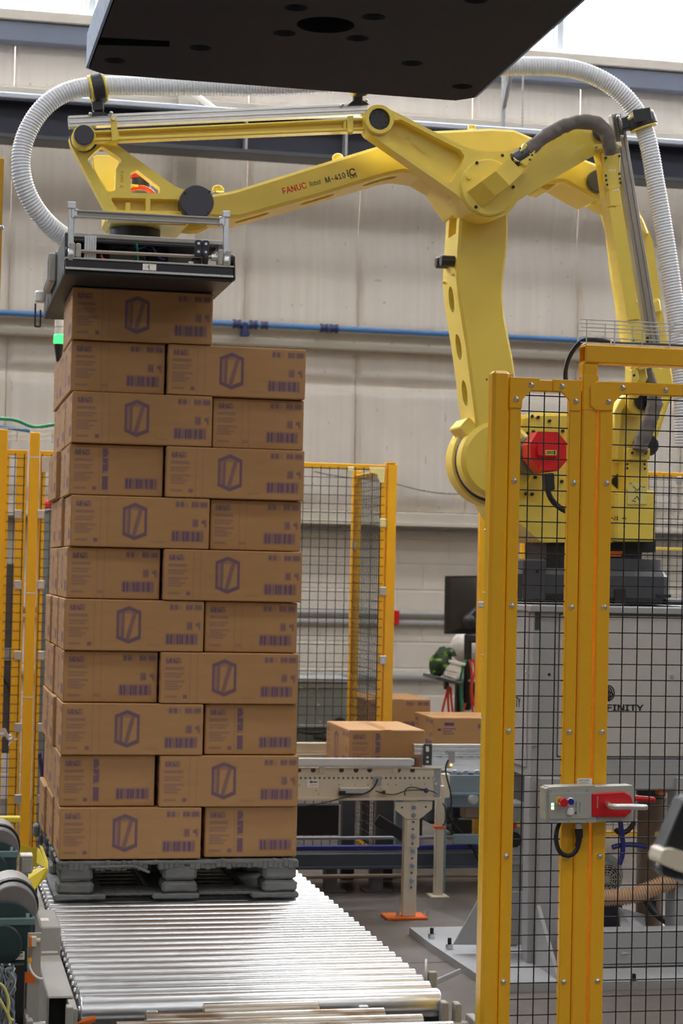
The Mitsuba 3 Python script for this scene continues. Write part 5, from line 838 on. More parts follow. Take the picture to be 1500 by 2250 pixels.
pe = part(k, 'eye_bracket', cat(plate([(985, 1650), (999, 1650), (999, 1676), (985, 1676)], gy - .05, .005, 1, bevel=.001), plate([(984, 1674), (992, 1674), (992, 1688), (984, 1688)], gy - .055, .03, 1, bevel=.002)), M_STL); q_ = part(pe, 'lamp', disc(991, 1681, 2.6, gy - .062, .004, 0, 14), M_ORG, label='amber lamp'); scene[q_]['emitter'] = {'type': 'area', 'radiance': {'type': 'rgb', 'value': [3.0, 1.8, .3]}}
part(pe, 'wire', tube([P(985, 1670, Y=gy - .05), P(979, 1685, Y=gy - .05), P(983, 1715, Y=gy - .05), P(990, 1745, Y=gy - .05), P(984, 1790, Y=gy - .02)], .004, 40, 6), M_RBR)
# blue-grey roller feed conveyor
k = thing('feed_conveyor', 'blue grey roller conveyor behind the aluminium guide rail, left of the tall post', 'conveyor'); M_SLB = mat('steel_blue', srgb(120, 138, 150), .4)
fx0_, fx1_, fy0, fy1 = 2.72, 3.7, 10.43, 11.25; fz_ = .682
pr = mikit.ply(cyl((0, 0, 0), (-.24, .78, 0), .022, 16, c=.003), mat('feed_roller', tone([.42, .46, .50], .08, 30.0), .38, 1.0), smooth=40)
for i in range(14): scene[numbered(k + '__roller')] = {**pr, 'to_world': T().translate([fx0_ + .13 + .064 * i, fy0 + .02, fz_ - .022])}
for yy in (fy0, fy1): part(k, 'side_frame', cat(cbox(fx0_ - .0, fx1_, yy - .012, yy, fz_ - .13, fz_ - .026, .002), cbox(fx0_ - .0, fx1_, yy - .03, yy + .0, fz_ - .132, fz_ - .122, .001)), M_SLB)
part(k, 'rear_bed', cbox(fx0_ + .08, fx1_, 11.28, 11.90, fz_ - .08, fz_, .004), M_SLB); part(k, 'rear_leg', [cbox(x, x + .045, 11.8, 11.845, 0, fz_ - .08, .003) for x in (2.85, 3.6)], M_SLB)
part(k, 'lower_channel', cbox(fx0_ + .1, fx1_, fy0 + .05, fy0 + .09, fz_ - .21, fz_ - .14, .003), M_SLB); part(k, 'end_cover', plate([(972, 1701), (988, 1700), (988, 1753), (974, 1755)], fy0 - .06, .05, 2), M_CRM)
part(k, 'gearmotor', cat(cyl((2.9, 10.74, .47), (3.3, 10.74, .47), .09, 24, c=.01), cbox(2.75, 2.9, 10.62, 10.86, .36, .58, .02)), M_DRK); part(k, 'yellow_box', cbox(xx(1020, 1770, 10.5), xx(1062, 1770, 10.5), 10.5, 10.6, zz_(1040, 1800, 10.5), zz_(1040, 1752, 10.5), .01), M_BRZ); part(k, 'white_knob', sphere(P(1039, 1756, Y=10.48), .03), M_WHT)
for x in (2.76, 3.6):
    for y in (fy0 - .0, fy1 - .06): part(k, 'leg', cbox(x, x + .045, y, y + .045, 0, fz_ - .12, .003), M_SLB)
# cartons on the conveyors
def carton_at(lab, x, y, z, w, d, kf, ks, tape=True, rot=0):
    c = thing('carton', lab, 'box'); body = part(c, 'body', {**carton_ply(w, d, CH - .002, kf, ks), 'to_world': T().translate([x, y, z]).rotate([0, 0, 1], rot)}, None)
    if tape: part(c, 'tape', {**mikit.ply(cat(cbox(-.024, .024, .0, d, CH - .0020, CH - .0012, .0002)) if w < d else cbox(-w / 2, w / 2, d / 2 - .024, d / 2 + .024, CH - .0020, CH - .0012, .0002), M_TAPE), 'to_world': T().translate([x, y, z]).rotate([0, 0, 1], rot)}, None)
    return c
xA = P(850, 1630, Y=9.78)[0]; carton_at('brown carton on the white conveyor just right of the stack', xA, 9.78, .737, .40, .58, 4, 0)
xB = P(951, 1600, Y=11.38)[0] + .30; cB = carton_at('brown carton with a bold R at its edge, partly hidden by the tall post', xB, 11.38, .682, .60, .46, 6, 2)
bt = lambda t, x, y, h, l: letters(t, P(x, y, Y=11.379), h, depth=.001, bold=True, length=l); M_PUR = mat('purple_print', srgb(74, 50, 110), .6)
part(cB, 'lettering', bt('ROLL', 1049, 1600, .024, .11), M_PUR, False); part(cB, 'print', cat(cbox(xB - .23, xB - .17, 11.379, 11.3795, .849, .869, .0001), *[cbox(xB - .24, xB - .24 + w_, 11.379, 11.3795, z_, z_ + .005, .0001) for w_, z_ in ((.08, .829), (.06, .814), (.07, .799))], cbox(xB - .27, xB - .25, 11.379, 11.3795, .819, .834, .0001)), M_PUR, False, kind='stuff')
part(cB, 'seam', cbox(xB + .005, xB + .009, 11.3788, 11.3796, .69, .895, .0002), M_TAPE)
xC = P(945, 1570, Y=12.05)[0] - .21; carton_at('brown carton farthest back, beside the yellow fence post', xC, 12.05, .745, .42, .60, 2, 0)
k = thing('roller_table', 'dark low roller table under the farthest carton', 'table'); part(k, 'bed', cbox(xC - .24, xC + .35, 12.03, 12.75, .66, .742, .006), M_DRK)
for x in (xC - .22, xC + .28):
    for y in (12.06, 12.66): part(k, 'leg', cbox(x, x + .05, y, y + .05, 0, .665, .003), M_DRK)
# things behind the fence: grey cabinet, low dark conveyor with blue rail, black panel
k = thing('electrical_cabinet', 'grey steel cabinet behind the mesh fence right of the stack', 'cabinet'); M_CAB = mat('cabinet_grey', tone(srgb(122, 128, 126), .05, 4.0), .45); ky = 12.3
part(k, 'body', cbox(xx(560, 1550, ky), xx(768, 1550, ky), ky, ky + .35, zz_(700, 1640, ky), zz_(700, 1499, ky), .006), M_CAB); part(k, 'top', cbox(xx(555, 1550, ky), xx(770, 1550, ky), ky - .02, ky + .37, zz_(700, 1499, ky), zz_(700, 1490, ky), .003), M_STL); part(k, 'ledge', cbox(xx(555, 1600, ky), xx(768, 1600, ky), ky - .03, ky, zz_(700, 1598, ky), zz_(700, 1591, ky), .003), M_STL)
part(k, 'door_edge', cbox(xx(560, 1550, ky), xx(768, 1550, ky), ky - .012, ky, zz_(700, 1512, ky), zz_(700, 1501, ky), .003), M_CAB); part(k, 'bolt', [cyl(P(x, y, Y=ky), P(x, y, Y=ky) - [0, .012, 0], .008, 8) for x, y in ((695, 1512), (699, 1549), (703, 1586), (661, 1511))], M_ZNC)
for x in (570, 750): part(k, 'leg', cbox(xx(x, 1700, ky), xx(x, 1700, ky) + .05, ky + .02, ky + .07, 0, zz_(700, 1638, ky), .003), M_CAB)
part(k, 'hose', [tube([P(x, y, Y=ky - .05) for x, y in pts], .012, 24, 8) for pts in ([(655, 1606), (680, 1610), (720, 1606), (740, 1600)], [(690, 1620), (710, 1622), (730, 1628)], [(736, 1588), (744, 1580), (752, 1582), (758, 1590)])], M_RBR)
k = thing('low_conveyor', 'dark low transfer conveyor with a blue rail under the white conveyor', 'conveyor'); ly = 10.56
lz = lambda y, x=800, Y=ly: P(x, y, Y=Y)[2]
part(k, 'blue_rail', cbox(1.6, 3.7, ly - .05, ly - .02, lz(1866), lz(1855), .004), M_BLUR, label='blue rail'); part(k, 'side_frame', cat(cbox(1.6, 3.7, ly, ly + .02, lz(1905), lz(1876), .002), cbox(1.6, 3.7, ly - .03, ly + .02, lz(1908), lz(1903), .001)), mat('blue_dark', srgb(74, 84, 96), .4)); part(k, 'bed', cbox(1.6, 3.7, ly + .02, ly + .40, lz(1895), lz(1884), .004), M_RBR); part(k, 'top_strip', cbox(1.6, 3.7, ly + .02, ly + .05, lz(1846), lz(1840), .002), M_STL)
for x in (1.66, xx(727, 1940, ly), xx(828, 1940, ly), 3.2): part(k, 'leg', cbox(x - .03, x + .04, ly + .02, ly + .09, .0, lz(1900), .004), mat('leg_grey', srgb(96, 98, 102), .45) if x == 1.66 else 'm_leg_grey'); part(k, 'foot', cbox(x - .07, x + .08, ly - .03, ly + .13, 0, .012, .002), 'm_leg_grey')
part(k, 'cross_pipe', cyl((1.6, ly - .08, lz(1920)), (3.0, ly - .08, lz(1920)), .012, 10), M_BRZ); part(k, 'dark_panel', cbox(1.75, xx(745, 1790, 10.41), 10.41, 10.44, lz(1836, 700, 10.41), lz(1768, 700, 10.41), .004), M_RBR); part(k, 'panel_edge', cbox(xx(744, 1790, 10.41), xx(747, 1790, 10.41), 10.405, 10.415, lz(1836, 700, 10.41), lz(1768, 700, 10.41), .001), M_LBL)
part(k, 'diagonal_strut', bar(P(826, 1800, Y=ly - .1), P(890, 1840, Y=ly - .1), .03, .06), M_RBR); part(k, 'upright', [cbox(xx(x, 1830, ly + .42), xx(x, 1830, ly + .42) + .08, ly + .42, ly + .47, 0, lz(1765), .004) for x in (750, 825, 835)], M_DRK); part(k, 'guard', cbox(xx(985, 1830, ly), xx(1060, 1830, ly), ly - .1, ly - .08, lz(1850, 1020), lz(1828, 1020), .004), M_SLB)
part(k, 'trailing_cable', [tube([P(x, y, Y=10.5) for x, y in pts], .006, 36, 6) for pts in ([(968, 1800), (990, 1825), (1020, 1848), (1040, 1865), (1060, 1885)], [(975, 1780), (1000, 1815), (1030, 1850), (1050, 1890), (1062, 1910)])], M_RBR)
# cart with a monitor
k = thing('monitor', 'black monitor seen from behind on a stand left of the tall post', 'monitor'); my = 12.7
part(k, 'shell', cat(plate([(979, 1265), (1080, 1264), (1080, 1393), (977, 1393)], my, .03, 2, bevel=.004), hull([P(x, y, Y=my) for x, y in ((990, 1270), (1080, 1268), (1080, 1388), (990, 1388))] + [P(x, y, Y=my - .05) for x, y in ((1040, 1300), (1080, 1300), (1080, 1370), (1040, 1370))])), M_RBR)
part(k, 'mount', cat(bar(P(1028, 1358, Y=my - .1), P(1060, 1330, Y=my - .06), .05, .05, .01), sphere(P(1030, 1365, Y=my - .1), .05), cbox(xx(1015, 1400, my), xx(1040, 1400, my), my - .12, my - .05, zz_(1030, 1411, my), zz_(1030, 1392, my), .01)), M_BLK)
k = thing('tool_cart', 'dark cart with pole and tilted shelf standing under the black monitor', 'cart')
part(k, 'pole', cyl(P(1026, 1560, Y=my - .09), P(1028, 1395, Y=my - .09), .026, 16), M_RBR); part(k, 'shelf', bar(P(943, 1485, Y=my - .1), P(1000, 1500, Y=my - .1), .35, .022, .004), M_DRK); part(k, 'shelf_bracket', plate([(977, 1494), (986, 1497), (986, 1514), (977, 1515)], my - .12, .04, 1), M_DRK)
part(k, 'column', cat(cbox(xx(994, 1550, my), xx(1004, 1550, my), my - .1, my - .04, .1, zz_(1000, 1500, my), .004), cbox(xx(1015, 1550, my), xx(1062, 1550, my), my - .08, my + .2, zz_(1000, 1538, my), zz_(1000, 1495, my), .01), cbox(xx(990, 1550, my), xx(1075, 1550, my), my - .1, my + .3, .04, .14, .01)), M_RBR); part(k, 'caster', [cyl((x, y, .0 + .04), (x + .03, y, .04), .04, 16) for x in (xx(992, 1600, my), xx(1065, 1600, my)) for y in (my - .05, my + .25)], M_RBR); part(k, 'steel_band', cbox(xx(1017, 1494, my), xx(1034, 1494, my), my - .13, my - .1, zz_(1025, 1496, my), zz_(1025, 1492, my), .003), M_ZNC)
for m_, lst in ((M_REDC, [[(985, 1508), (978, 1535), (972, 1560), (968, 1600)], [(988, 1508), (984, 1540), (986, 1570), (984, 1600)], [(990, 1510), (992, 1545), (996, 1580), (998, 1600)], [(1030, 1450), (1036, 1480), (1034, 1520), (1038, 1560), (1030, 1600)], [(1038, 1448), (1042, 1480), (1036, 1510), (1044, 1555), (1040, 1600)], [(1022, 1545), (1016, 1570), (1012, 1600)]]), (M_GRN, [[(1024, 1450), (1014, 1475), (1013, 1520), (1015, 1560), (1010, 1600)], [(1020, 1452), (1012, 1490), (1012, 1530), (1014, 1570), (1016, 1600)]])):
    for pts in lst: single('hanging_cable', tube([P(x, y, Y=my - .16) for x, y in pts], .008, 30, 7), m_, 'red cable hanging from the tool cart' if m_ is M_REDC else 'green cable hanging from the tool cart', 'cable', group='red cables on the cart' if m_ is M_REDC else 'green cables on the cart')
k = thing('green_bag', 'green and black patterned bag sitting at the left end of the cart shelf', 'bag'); gcol = lambda p, n, uv: mix(mi.Color3f(*srgb(24, 52, 26)), mi.Color3f(*srgb(126, 168, 60)), smoothstep(.55, .68, fbm(p.x * 26, p.y * 26, p.z * 26))); M_BAG = mat('bag_green', gcol, .6)
m = trimesh.creation.icosphere(3, 1.0); m.vertices *= [.065, .08, .105]; m.vertices += m.vertex_normals * ((meshkit.fbm(m.vertices * 18, 3, 5) - .5) * .05)[:, None]; m.apply_transform(trimesh.transformations.rotation_matrix(.25, [0, 1, 0])); m.apply_translation(P(966, 1457, Y=my - .1) + [0, 0, .0]); part(k, 'body', m, M_BAG, True)
part(k, 'flap', cat(tube([P(962, 1440, Y=my - .14), P(980, 1432, Y=my - .14), P(992, 1434, Y=my - .14), P(996, 1442, Y=my - .14)], .022, 16, 8)), M_BAG); part(k, 'strap', tube([P(978, 1432, Y=my - .14), P(982, 1426, Y=my - .14), P(990, 1426, Y=my - .14), P(996, 1436, Y=my - .14)], .007, 16, 6), M_RBR)
for i, (x0_, y0_, x1_, y1_, lab) in enumerate(((972, 1478, 996, 1486, 'lowest white binder leaning on the cart shelf'), (976, 1467, 1004, 1473, 'middle white binder in the tilted pile on the cart'), (982, 1452, 1014, 1459, 'top white stack of papers in the tilted pile on the cart'))):
    k = thing('binder', lab, 'binder'); part(k, 'cover', bar(P(x0_, y0_, Y=my - .13), P(x1_, y1_, Y=my - .13), .2, L(11, my) if i < 2 else L(6, my), .003), M_LBL); part(k, 'spine_line', bar(P(x0_, y0_ + 5.4, Y=my - .235), P(x1_, y1_ + 5.4, Y=my - .235), .003, .004, .0005), M_DRK)
k = thing('white_tank', 'round white tank behind the cart pole', 'tank'); c = P(1025, 1422, Y=my + .55)
part(k, 'body', sphere(c, .115, n=3), M_LIN); part(k, 'neck', cyl(c - [0, 0, .16], c - [0, 0, .1], .05, 20), M_LIN); part(k, 'stand', cyl((c[0], c[1], 0), c - [0, 0, .155], .04, 16), M_GRYP)
# ================================================================== robot pedestal with machinery underneath
k = thing('robot_pedestal', 'grey steel pedestal with panels carrying the robot behind the gate', 'pedestal'); SYF, SYB = 8.40, 9.10
sx_ = lambda x, y=1500, Y=SYF: P(x, y, Y=Y)[0]; sz_ = lambda y, x=1300, Y=SYF: P(x, y, Y=Y)[2]
px0, px1 = sx_(1170), 4.0; zt_, zl_ = sz_(1332), sz_(1722)
part(k, 'top_plate', cbox(px0 - .02, px1, SYF - .02, 9.25, zt_ - .03, zt_, .004), M_STL); part(k, 'front_panel', cbox(sx_(1228), px1 - .08, SYF - .004, SYF + .02, sz_(1662), sz_(1352), .004), mat('panel_grey', srgb(186, 184, 180), .42)); part(k, 'corner_post', cbox(px0, sx_(1226), SYF, SYF + .08, sz_(1735), zt_ - .03, .004), M_STL)
part(k, 'post_cover', cbox(px0 - .001, sx_(1184), SYF - .008, SYF + .0, sz_(1640), sz_(1390), .002), M_STL); part(k, 'slot', cbox(sx_(1172), sx_(1184), SYF - .003, SYF + .003, sz_(1386), sz_(1346), .001), M_DRK); part(k, 'side_panel', cbox(px0 - .006, px0 + .01, SYF + .06, SYB, sz_(1690), zt_ - .03, .003), M_STL); part(k, 'body', cbox(px0 + .01, px1 - .02, SYF + .02, SYB, zl_ + .02, zt_ - .03, .004), M_STL)
part(k, 'lower_beam', cbox(px0, px1, SYF, SYF + .1, sz_(1735), sz_(1664), .004), M_STL)
part(k, 'panel_bolt', [cyl(P(x, y, Y=SYF), P(x, y, Y=SYF) - [0, .014, 0], .008, 10) for x, y in ((1156, 1477), (1475, 1485))], M_ZNC); part(k, 'panel_hole', [cyl(P(x, y, Y=SYF), P(x, y, Y=SYF) - [0, .003, 0], .007, 10) for x, y in ((1206, 1482), (1175, 1480))], M_INK)
part(k, 'lettering', letters('INFINITY', P(1303, 1561, Y=SYF - .005), L(13.5, SYF), depth=.002, bold=True, length=L(118, SYF)), M_INK, False, kind='stuff')
lg = []
cL = P(1336, 1523, Y=SYF - .005)
for i, (rx, ry, off) in enumerate(((14, 17, 0), (11, 14, -2), (8, 11, -3.5), (5, 7, -4.5), (12, 6, -1))): lg.append(sweep(np.array([cL + [L(off + rx * math.cos(a), SYF), 0, L(ry * math.sin(a) - i * .8, SYF)] for a in np.linspace(0, 2 * math.pi, 33)]), .0028, 6, False))
part(k, 'emblem', cat(lg), M_INK, kind='stuff'); part(k, 'side_lettering', letters('INFINITY', P(1106, 1546, X=px0 - .007), .045, (0, -1, 0), depth=.001, length=.26), M_INK, False, kind='stuff')
# legs, gussets, base frame
bz = .02
part(k, 'base_plate', cat(flat(Polygon([(2.324, 8.885), (2.36, 7.98), (4.0, 7.98), (4.0, 9.3), (2.324, 9.3)]).buffer(0), 0, .035)), M_STL); part(k, 'front_leg', cbox(sx_(1175, 1950), sx_(1221, 1950), SYF - .05, SYF + .10, .03, zl_ + .03, .004), M_STL); part(k, 'leg_side', cbox(sx_(1160, 1950), sx_(1175, 1950), SYF + .0, SYF + .09, .03, zl_ + .03, .003), M_STL)
part(k, 'front_gusset', hull([(sx_(1172, 1950), SYF - .05, .035), (sx_(1172, 1950), SYF - .36, .035), (sx_(1172, 1950), SYF - .05, .30), (sx_(1180, 1950), SYF - .05, .035), (sx_(1180, 1950), SYF - .36, .035), (sx_(1180, 1950), SYF - .05, .30)]), M_STL, False); part(k, 'side_gusset', plate([(996, 2076), (1060, 1960), (1165, 1960), (1165, 2076)], SYF + .25, .012, 0, bevel=.001), M_DRK if False else M_STL, False)
part(k, 'front_beam', cbox(sx_(1221, 2100), px1, SYF - .15, SYF - .05, .04, .20, .005), M_STL); part(k, 'rear_leg', [cbox(x, x + .1, SYB - .1, SYB, .03, zl_ + .03, .004) for x in (sx_(1110, 1900, 9.0), 3.75)], M_STL); part(k, 'right_leg', cbox(sx_(1478, 2000, SYF), sx_(1478, 2000, SYF) + .1, SYF - .02, SYF + .1, .03, zl_ + .03, .004), M_STL)
part(k, 'floor_plate', hull([P(1362, 1995, Z=.25) + [0, 0, 0], P(1416, 2010, Z=.2), P(1422, 2092, Z=.1), P(1366, 2096, Z=.1), P(1362, 1995, Z=.25) + [0, .03, 0], P(1416, 2010, Z=.2) + [0, .03, 0]]), M_STL, False)
for x, y in ((948, 2062), (987, 2085), (1392, 2166)):
    c = P(x, y, Z=.035); b = part(k, 'anchor_bolt', cyl(c, c + [0, 0, .05], .009, 10), M_RBR); part(b, 'nut', cyl(c, c + [0, 0, .022], .018, 6), M_ZNC)
# machinery under the pedestal
k = thing('vacuum_blower', 'grey vacuum blower with round slotted fan grille behind the gate post', 'blower'); by_ = 8.62; c = P(1332, 1932, Y=by_); rB = L(34, by_)
part(k, 'casing', cat(cyl(c + [0, .02, 0], c + [0, .3, 0], rB * 1.05, 36, c=.01), cyl(c + [.02, .1, 0], c + [.02, .35, 0], rB * 1.5, 36, c=.02)), M_STL); part(k, 'grille', cat([lathe(c, (0, -1, 0), [(rB * f, 0), (rB * f, .006), (rB * (f + .07), .006), (rB * (f + .07), 0), (rB * f, 0)], 32) for f in (.2, .36, .52, .68, .84, .97)] + [bar(c + [0, -.004, 0], c + [rB * math.cos(a), -.004, rB * math.sin(a)], .006, .006, .001, up=(0, 1, 0)) for a in np.linspace(0, 2 * math.pi, 13)[:-1]]), M_GRY, False); part(k, 'dark_core', cyl(c + [0, .005, 0], c + [0, .02, 0], rB * .98, 32), M_RBR); part(k, 'foot', cbox(c[0] - .1, c[0] + .1, by_ + .05, by_ + .3, .035, c[2] - rB, .006), M_DRK)
single('spiral_hose', ribbed([P(1222, 1962, Y=8.50), P(1245, 1966, Y=8.50), P(1290, 1972, Y=8.48), P(1340, 1972, Y=8.46), P(1385, 1968, Y=8.44), P(1430, 1954, Y=8.42), P(1475, 1936, Y=8.40), P(1530, 1920, Y=8.4)], .040, .0125, .007, 20), M_TAN, 'tan ribbed spiral hose lying low behind the mesh gate', 'hose', 40)
k = thing('filter_cylinder', 'tall bronze filter cylinder under the pedestal behind the red inner handle', 'cylinder'); c = P(1428, 1850, Y=8.75); rF = L(30, 8.75); part(k, 'body', cyl((c[0], c[1], .05), (c[0], c[1], zl_ - .10), rF, 36, c=.006), M_BRZ); part(k, 'head', cyl((c[0], c[1], zl_ - .10), (c[0], c[1], zl_ - .02), rF * 1.1, 36, c=.01), M_DRK); part(k, 'orange_collar', cyl((c[0] - .01, c[1] - .1, zl_ - .05), (c[0] + .03, c[1] - .1, zl_ - .05), .03, 16), M_ORG); part(k, 'foot', cyl((c[0], c[1], .034), (c[0], c[1], .05), rF * 1.1, 24), M_DRK)
for i in range(5):
    o = i * 11; single('black_hose', tube([P(1415 + o * .5, 1950 + o * .6, Y=8.60 + i * .01), P(1424 + o * .5, 1990 + o * .5, Y=8.58 + i * .01), P(1450 + o * .5, 2018 + o * .2, Y=8.55 + i * .01), P(1485 + o * .3, 2036 - o * .4, Y=8.55 + i * .01), P(1530, 2040 - o * .8, Y=8.55 + i * .01)], .013, 40, 8), M_RBR, 'black hose in the coiled bundle at the lower right behind the gate', 'hose', group='black hoses in the coil')
for i, (pts, m_, lab) in enumerate(((([(1370, 1745), (1362, 1800), (1368, 1860), (1360, 1900)]), M_BLUR, 'blue hose running down behind the gate handle'), (([(1345, 1862), (1385, 1856), (1420, 1862)]), M_BLUR, 'short blue hose lying level behind the mesh gate'), (([(1440, 1832), (1456, 1838), (1470, 1842)]), M_YEL, 'short yellow hose near the cream operator panel'), (([(1352, 1822), (1366, 1830), (1384, 1820), (1392, 1806)]), M_RBR, 'black hose bend below the gate handle'))):
    single('small_hose', tube([P(x, y, Y=8.5 + .02 * i) for x, y in pts], .012, 24, 8), m_, lab, 'hose')
k = thing('valve_unit', 'grey valve unit with yellow tag behind the narrow mesh panel', 'valve'); c = P(1136, 1850, Y=8.78)
part(k, 'block', cat(cbox(c[0] - .06, c[0] + .05, 8.75, 8.95, c[2] - .1, c[2] + .18, .01), cyl(c + [-.02, -.05, -.02], c + [-.02, .1, -.02], .05, 20, c=.008)), M_STL); part(k, 'gauge', cyl(P(1131, 1846, Y=8.72), P(1131, 1846, Y=8.72) + [0, .04, 0], .035, 24, c=.006), M_RBR); part(k, 'yellow_tag', plate([(1136, 1805), (1142, 1805), (1142, 1817), (1136, 1817)], 8.74, .006, 0, bevel=0), M_YEL, False); part(k, 'red_knob', sphere(P(1127, 1814, Y=8.73), .014), M_RED)
part(k, 'mount', cbox(c[0] - .03, c[0] + .02, 8.8, 8.95, .035, c[2] - .09, .005), M_STL)
single('dark_cabinet', cat(cbox(sx_(1224, 1900, 9.0), sx_(1250, 1900, 9.0) + .06, 8.9, 9.06, .04, zl_ - .02, .006)), M_DRK, 'dark upright box behind the panel stile under the pedestal', 'box')

# seen through the fence at the left, and a loose wire on the far wall
k = thing('grey_cabinet', 'tall grey cabinet behind the mesh strip just left of the carton stack', 'cabinet'); wy = 12.4
part(k, 'body', cbox(xx(98, 1400, wy), xx(98, 1400, wy) + .5, wy, wy + .4, .06, zz_(110, 1123, wy), .008), M_CAB); part(k, 'plinth', cbox(xx(98, 1400, wy) + .02, xx(98, 1400, wy) + .48, wy + .03, wy + .38, 0, .06, .004), M_DRK); part(k, 'cap', cbox(xx(98, 1400, wy) - .01, xx(98, 1400, wy) + .51, wy - .01, wy + .41, zz_(110, 1123, wy), zz_(110, 1118, wy), .004), M_STL); part(k, 'red_switch', cyl(P(106, 1108, Y=wy + .1) - [.02, 0, .0], P(110, 1108, Y=wy + .1) + [.02, 0, 0], .03, 16), M_RED)
k = thing('dark_machine', 'dark machine behind the mesh at the left picture edge', 'machine'); part(k, 'body', cbox(xx(-60, 1400, wy), xx(40, 1400, wy), wy, wy + .4, zz_(20, 1655, wy), zz_(20, 1236, wy), .01), M_DRK); part(k, 'band', cbox(xx(-60, 1450, wy), xx(40, 1450, wy), wy - .012, wy, zz_(20, 1452, wy), zz_(20, 1424, wy), .003), M_CAB)
part(k, 'leg', [cbox(x, x + .05, y, y + .05, 0, zz_(20, 1653, wy), .003) for x in (xx(-55, 1650, wy), xx(26, 1650, wy)) for y in (wy + .02, wy + .33)], M_DRK); part(k, 'hose', tube([P(2, 1470, Y=wy - .05), P(10, 1490, Y=wy - .05), P(22, 1508, Y=wy - .05), P(28, 1525, Y=wy - .05)], .016, 20, 8), M_RBR); part(k, 'red_lever', bar(P(6, 1178, Y=wy + .1), P(10, 1202, Y=wy + .1), .03, .03, .006), M_RED); part(k, 'lever_post', bar(P(8, 1200, Y=wy + .1), P(9, 1240, Y=wy + .1), .02, .02, .003), M_DRK)
single('blue_hose', tube([P(86, 1655, Y=11.25), P(92, 1690, Y=11.25), P(97, 1730, Y=11.25), P(101, 1770, Y=11.25), P(104, 1800, Y=11.25)], .013, 30, 8), M_BLUR, 'dark blue hose running down behind the mesh left of the stack', 'hose')
single('wall_wire', tube([P(x, y, Y=WY - .14) for x, y in ((690, 1036), (740, 1046), (790, 1052), (870, 1064), (905, 1073), (945, 1081), (985, 1085), (1060, 1084))], .004, 60, 6), M_DRK, 'thin dark wire draped across the lower liner behind the fence', 'wire')
# ================================================================== turntable in front of the conveyor
k = thing('turntable', 'round turntable with worn bronze coloured rollers at the bottom edge', 'turntable'); tx, ty, tr = 1.085, 5.70, .635
for i, y in enumerate((6.305, 6.20, 6.10, 5.99, 5.885, 5.78, 5.675, 5.57, 5.465, 5.36, 5.255, 5.15)):
    hw = math.sqrt(max(tr ** 2 - (y - ty) ** 2, .02)); rad = .030
    part(k, 'roller', lathe((tx - hw, y, ZR - rad - (.004 if i else .0)), (1, 0, 0), [(0, 0), (.010, 0), (.010, .004), (rad, .006), (rad, 2 * hw - .006), (.010, 2 * hw - .004), (.010, 2 * hw), (0, 2 * hw)], 26), M_RUST if i < 3 else M_ROL, 40)
part(k, 'deck', cyl((tx, ty, ZR - .20), (tx, ty, ZR - .08), tr + .01, 64, c=.004), M_DRK); part(k, 'pedestal', cyl((tx, ty, 0), (tx, ty, ZR - .2), .35, 40), M_DRK)
for sx in (.72, 1.0, 1.25, 1.42): part(k, 'bearing_clip', cbox(sx, sx + .035, 6.345, 6.365, ZR - .075, ZR - .03, .004), M_ZNC)
# steel frame at the conveyor end
k = thing('conveyor_end_frame', 'grey steel frame with upright plates at the near end of the rollers', 'frame')
part(k, 'cross_beam', cbox(.30, 1.86, 6.345, 6.385, ZR - .16, ZR - .095, .003), M_GRY); part(k, 'upright_plate', [cbox(x, x + .022, 6.36, 6.41, ZR - .12, ZR - z, .003) for x, z in ((.335, .055), (.462, .015), (1.71, .030), (1.755, .035))], M_GRY); part(k, 'side_beam', cbox(1.80, 1.83, 5.3, 6.40, ZR - .16, ZR - .075, .003), M_GRY); part(k, 'left_beam', cbox(.285, .31, 5.3, 6.40, ZR - .16, ZR - .07, .003), M_GRY)
part(k, 'leg', [cbox(x, x + .04, 6.346, 6.384, 0, ZR - .15, .003) for x in (.32, 1.80)], M_GRY)
part(k, 'cam_plate', [cyl((.335, 6.43, ZR - .10), (.345, 6.43, ZR - .10), .05, 28)], M_GRY); part(k, 'hub_bolt', [cyl((.345, 6.43, ZR - .085), (.40, 6.43, ZR - .085), .012, 12), cyl((.30, 6.36, ZR - .13), (.285, 6.36, ZR - .13), .01, 8)], M_ZNC)
single('orange_scrap', hull([P(163, 2252, Y=6.0), P(180, 2240, Y=6.0), P(206, 2231, Y=6.0), P(213, 2236, Y=6.0), P(210, 2244, Y=6.02), P(190, 2254, Y=6.02), P(206, 2234, Y=6.06), P(175, 2254, Y=6.06)]), M_ORG, 'orange scrap lying at the bottom edge left of the turntable rollers', 'scrap', False)
k = thing('reflector', 'round clear reflector disc on a grey bracket at the right end of the rollers', 'reflector'); c = P(940, 2134, X=1.80)
part(k, 'disc', lathe(c - [.004, 0, 0], (-1, .25, 0), [(0, 0), (.042, 0), (.045, .003), (.042, .008), (0, .010)], 36), M_LBL); part(k, 'bracket', cbox(c[0], c[0] + .03, c[1] - .02, c[1] + .01, .02, c[2] + .0, .003), M_GRY); part(k, 'foot', cbox(c[0] - .03, c[0] + .06, c[1] - .05, c[1] + .04, 0, .02, .002), M_GRY); part(k, 'arm', bar(c + [.015, 0, -.045], P(1010, 2134, X=2.05), .012, .02), M_STL)
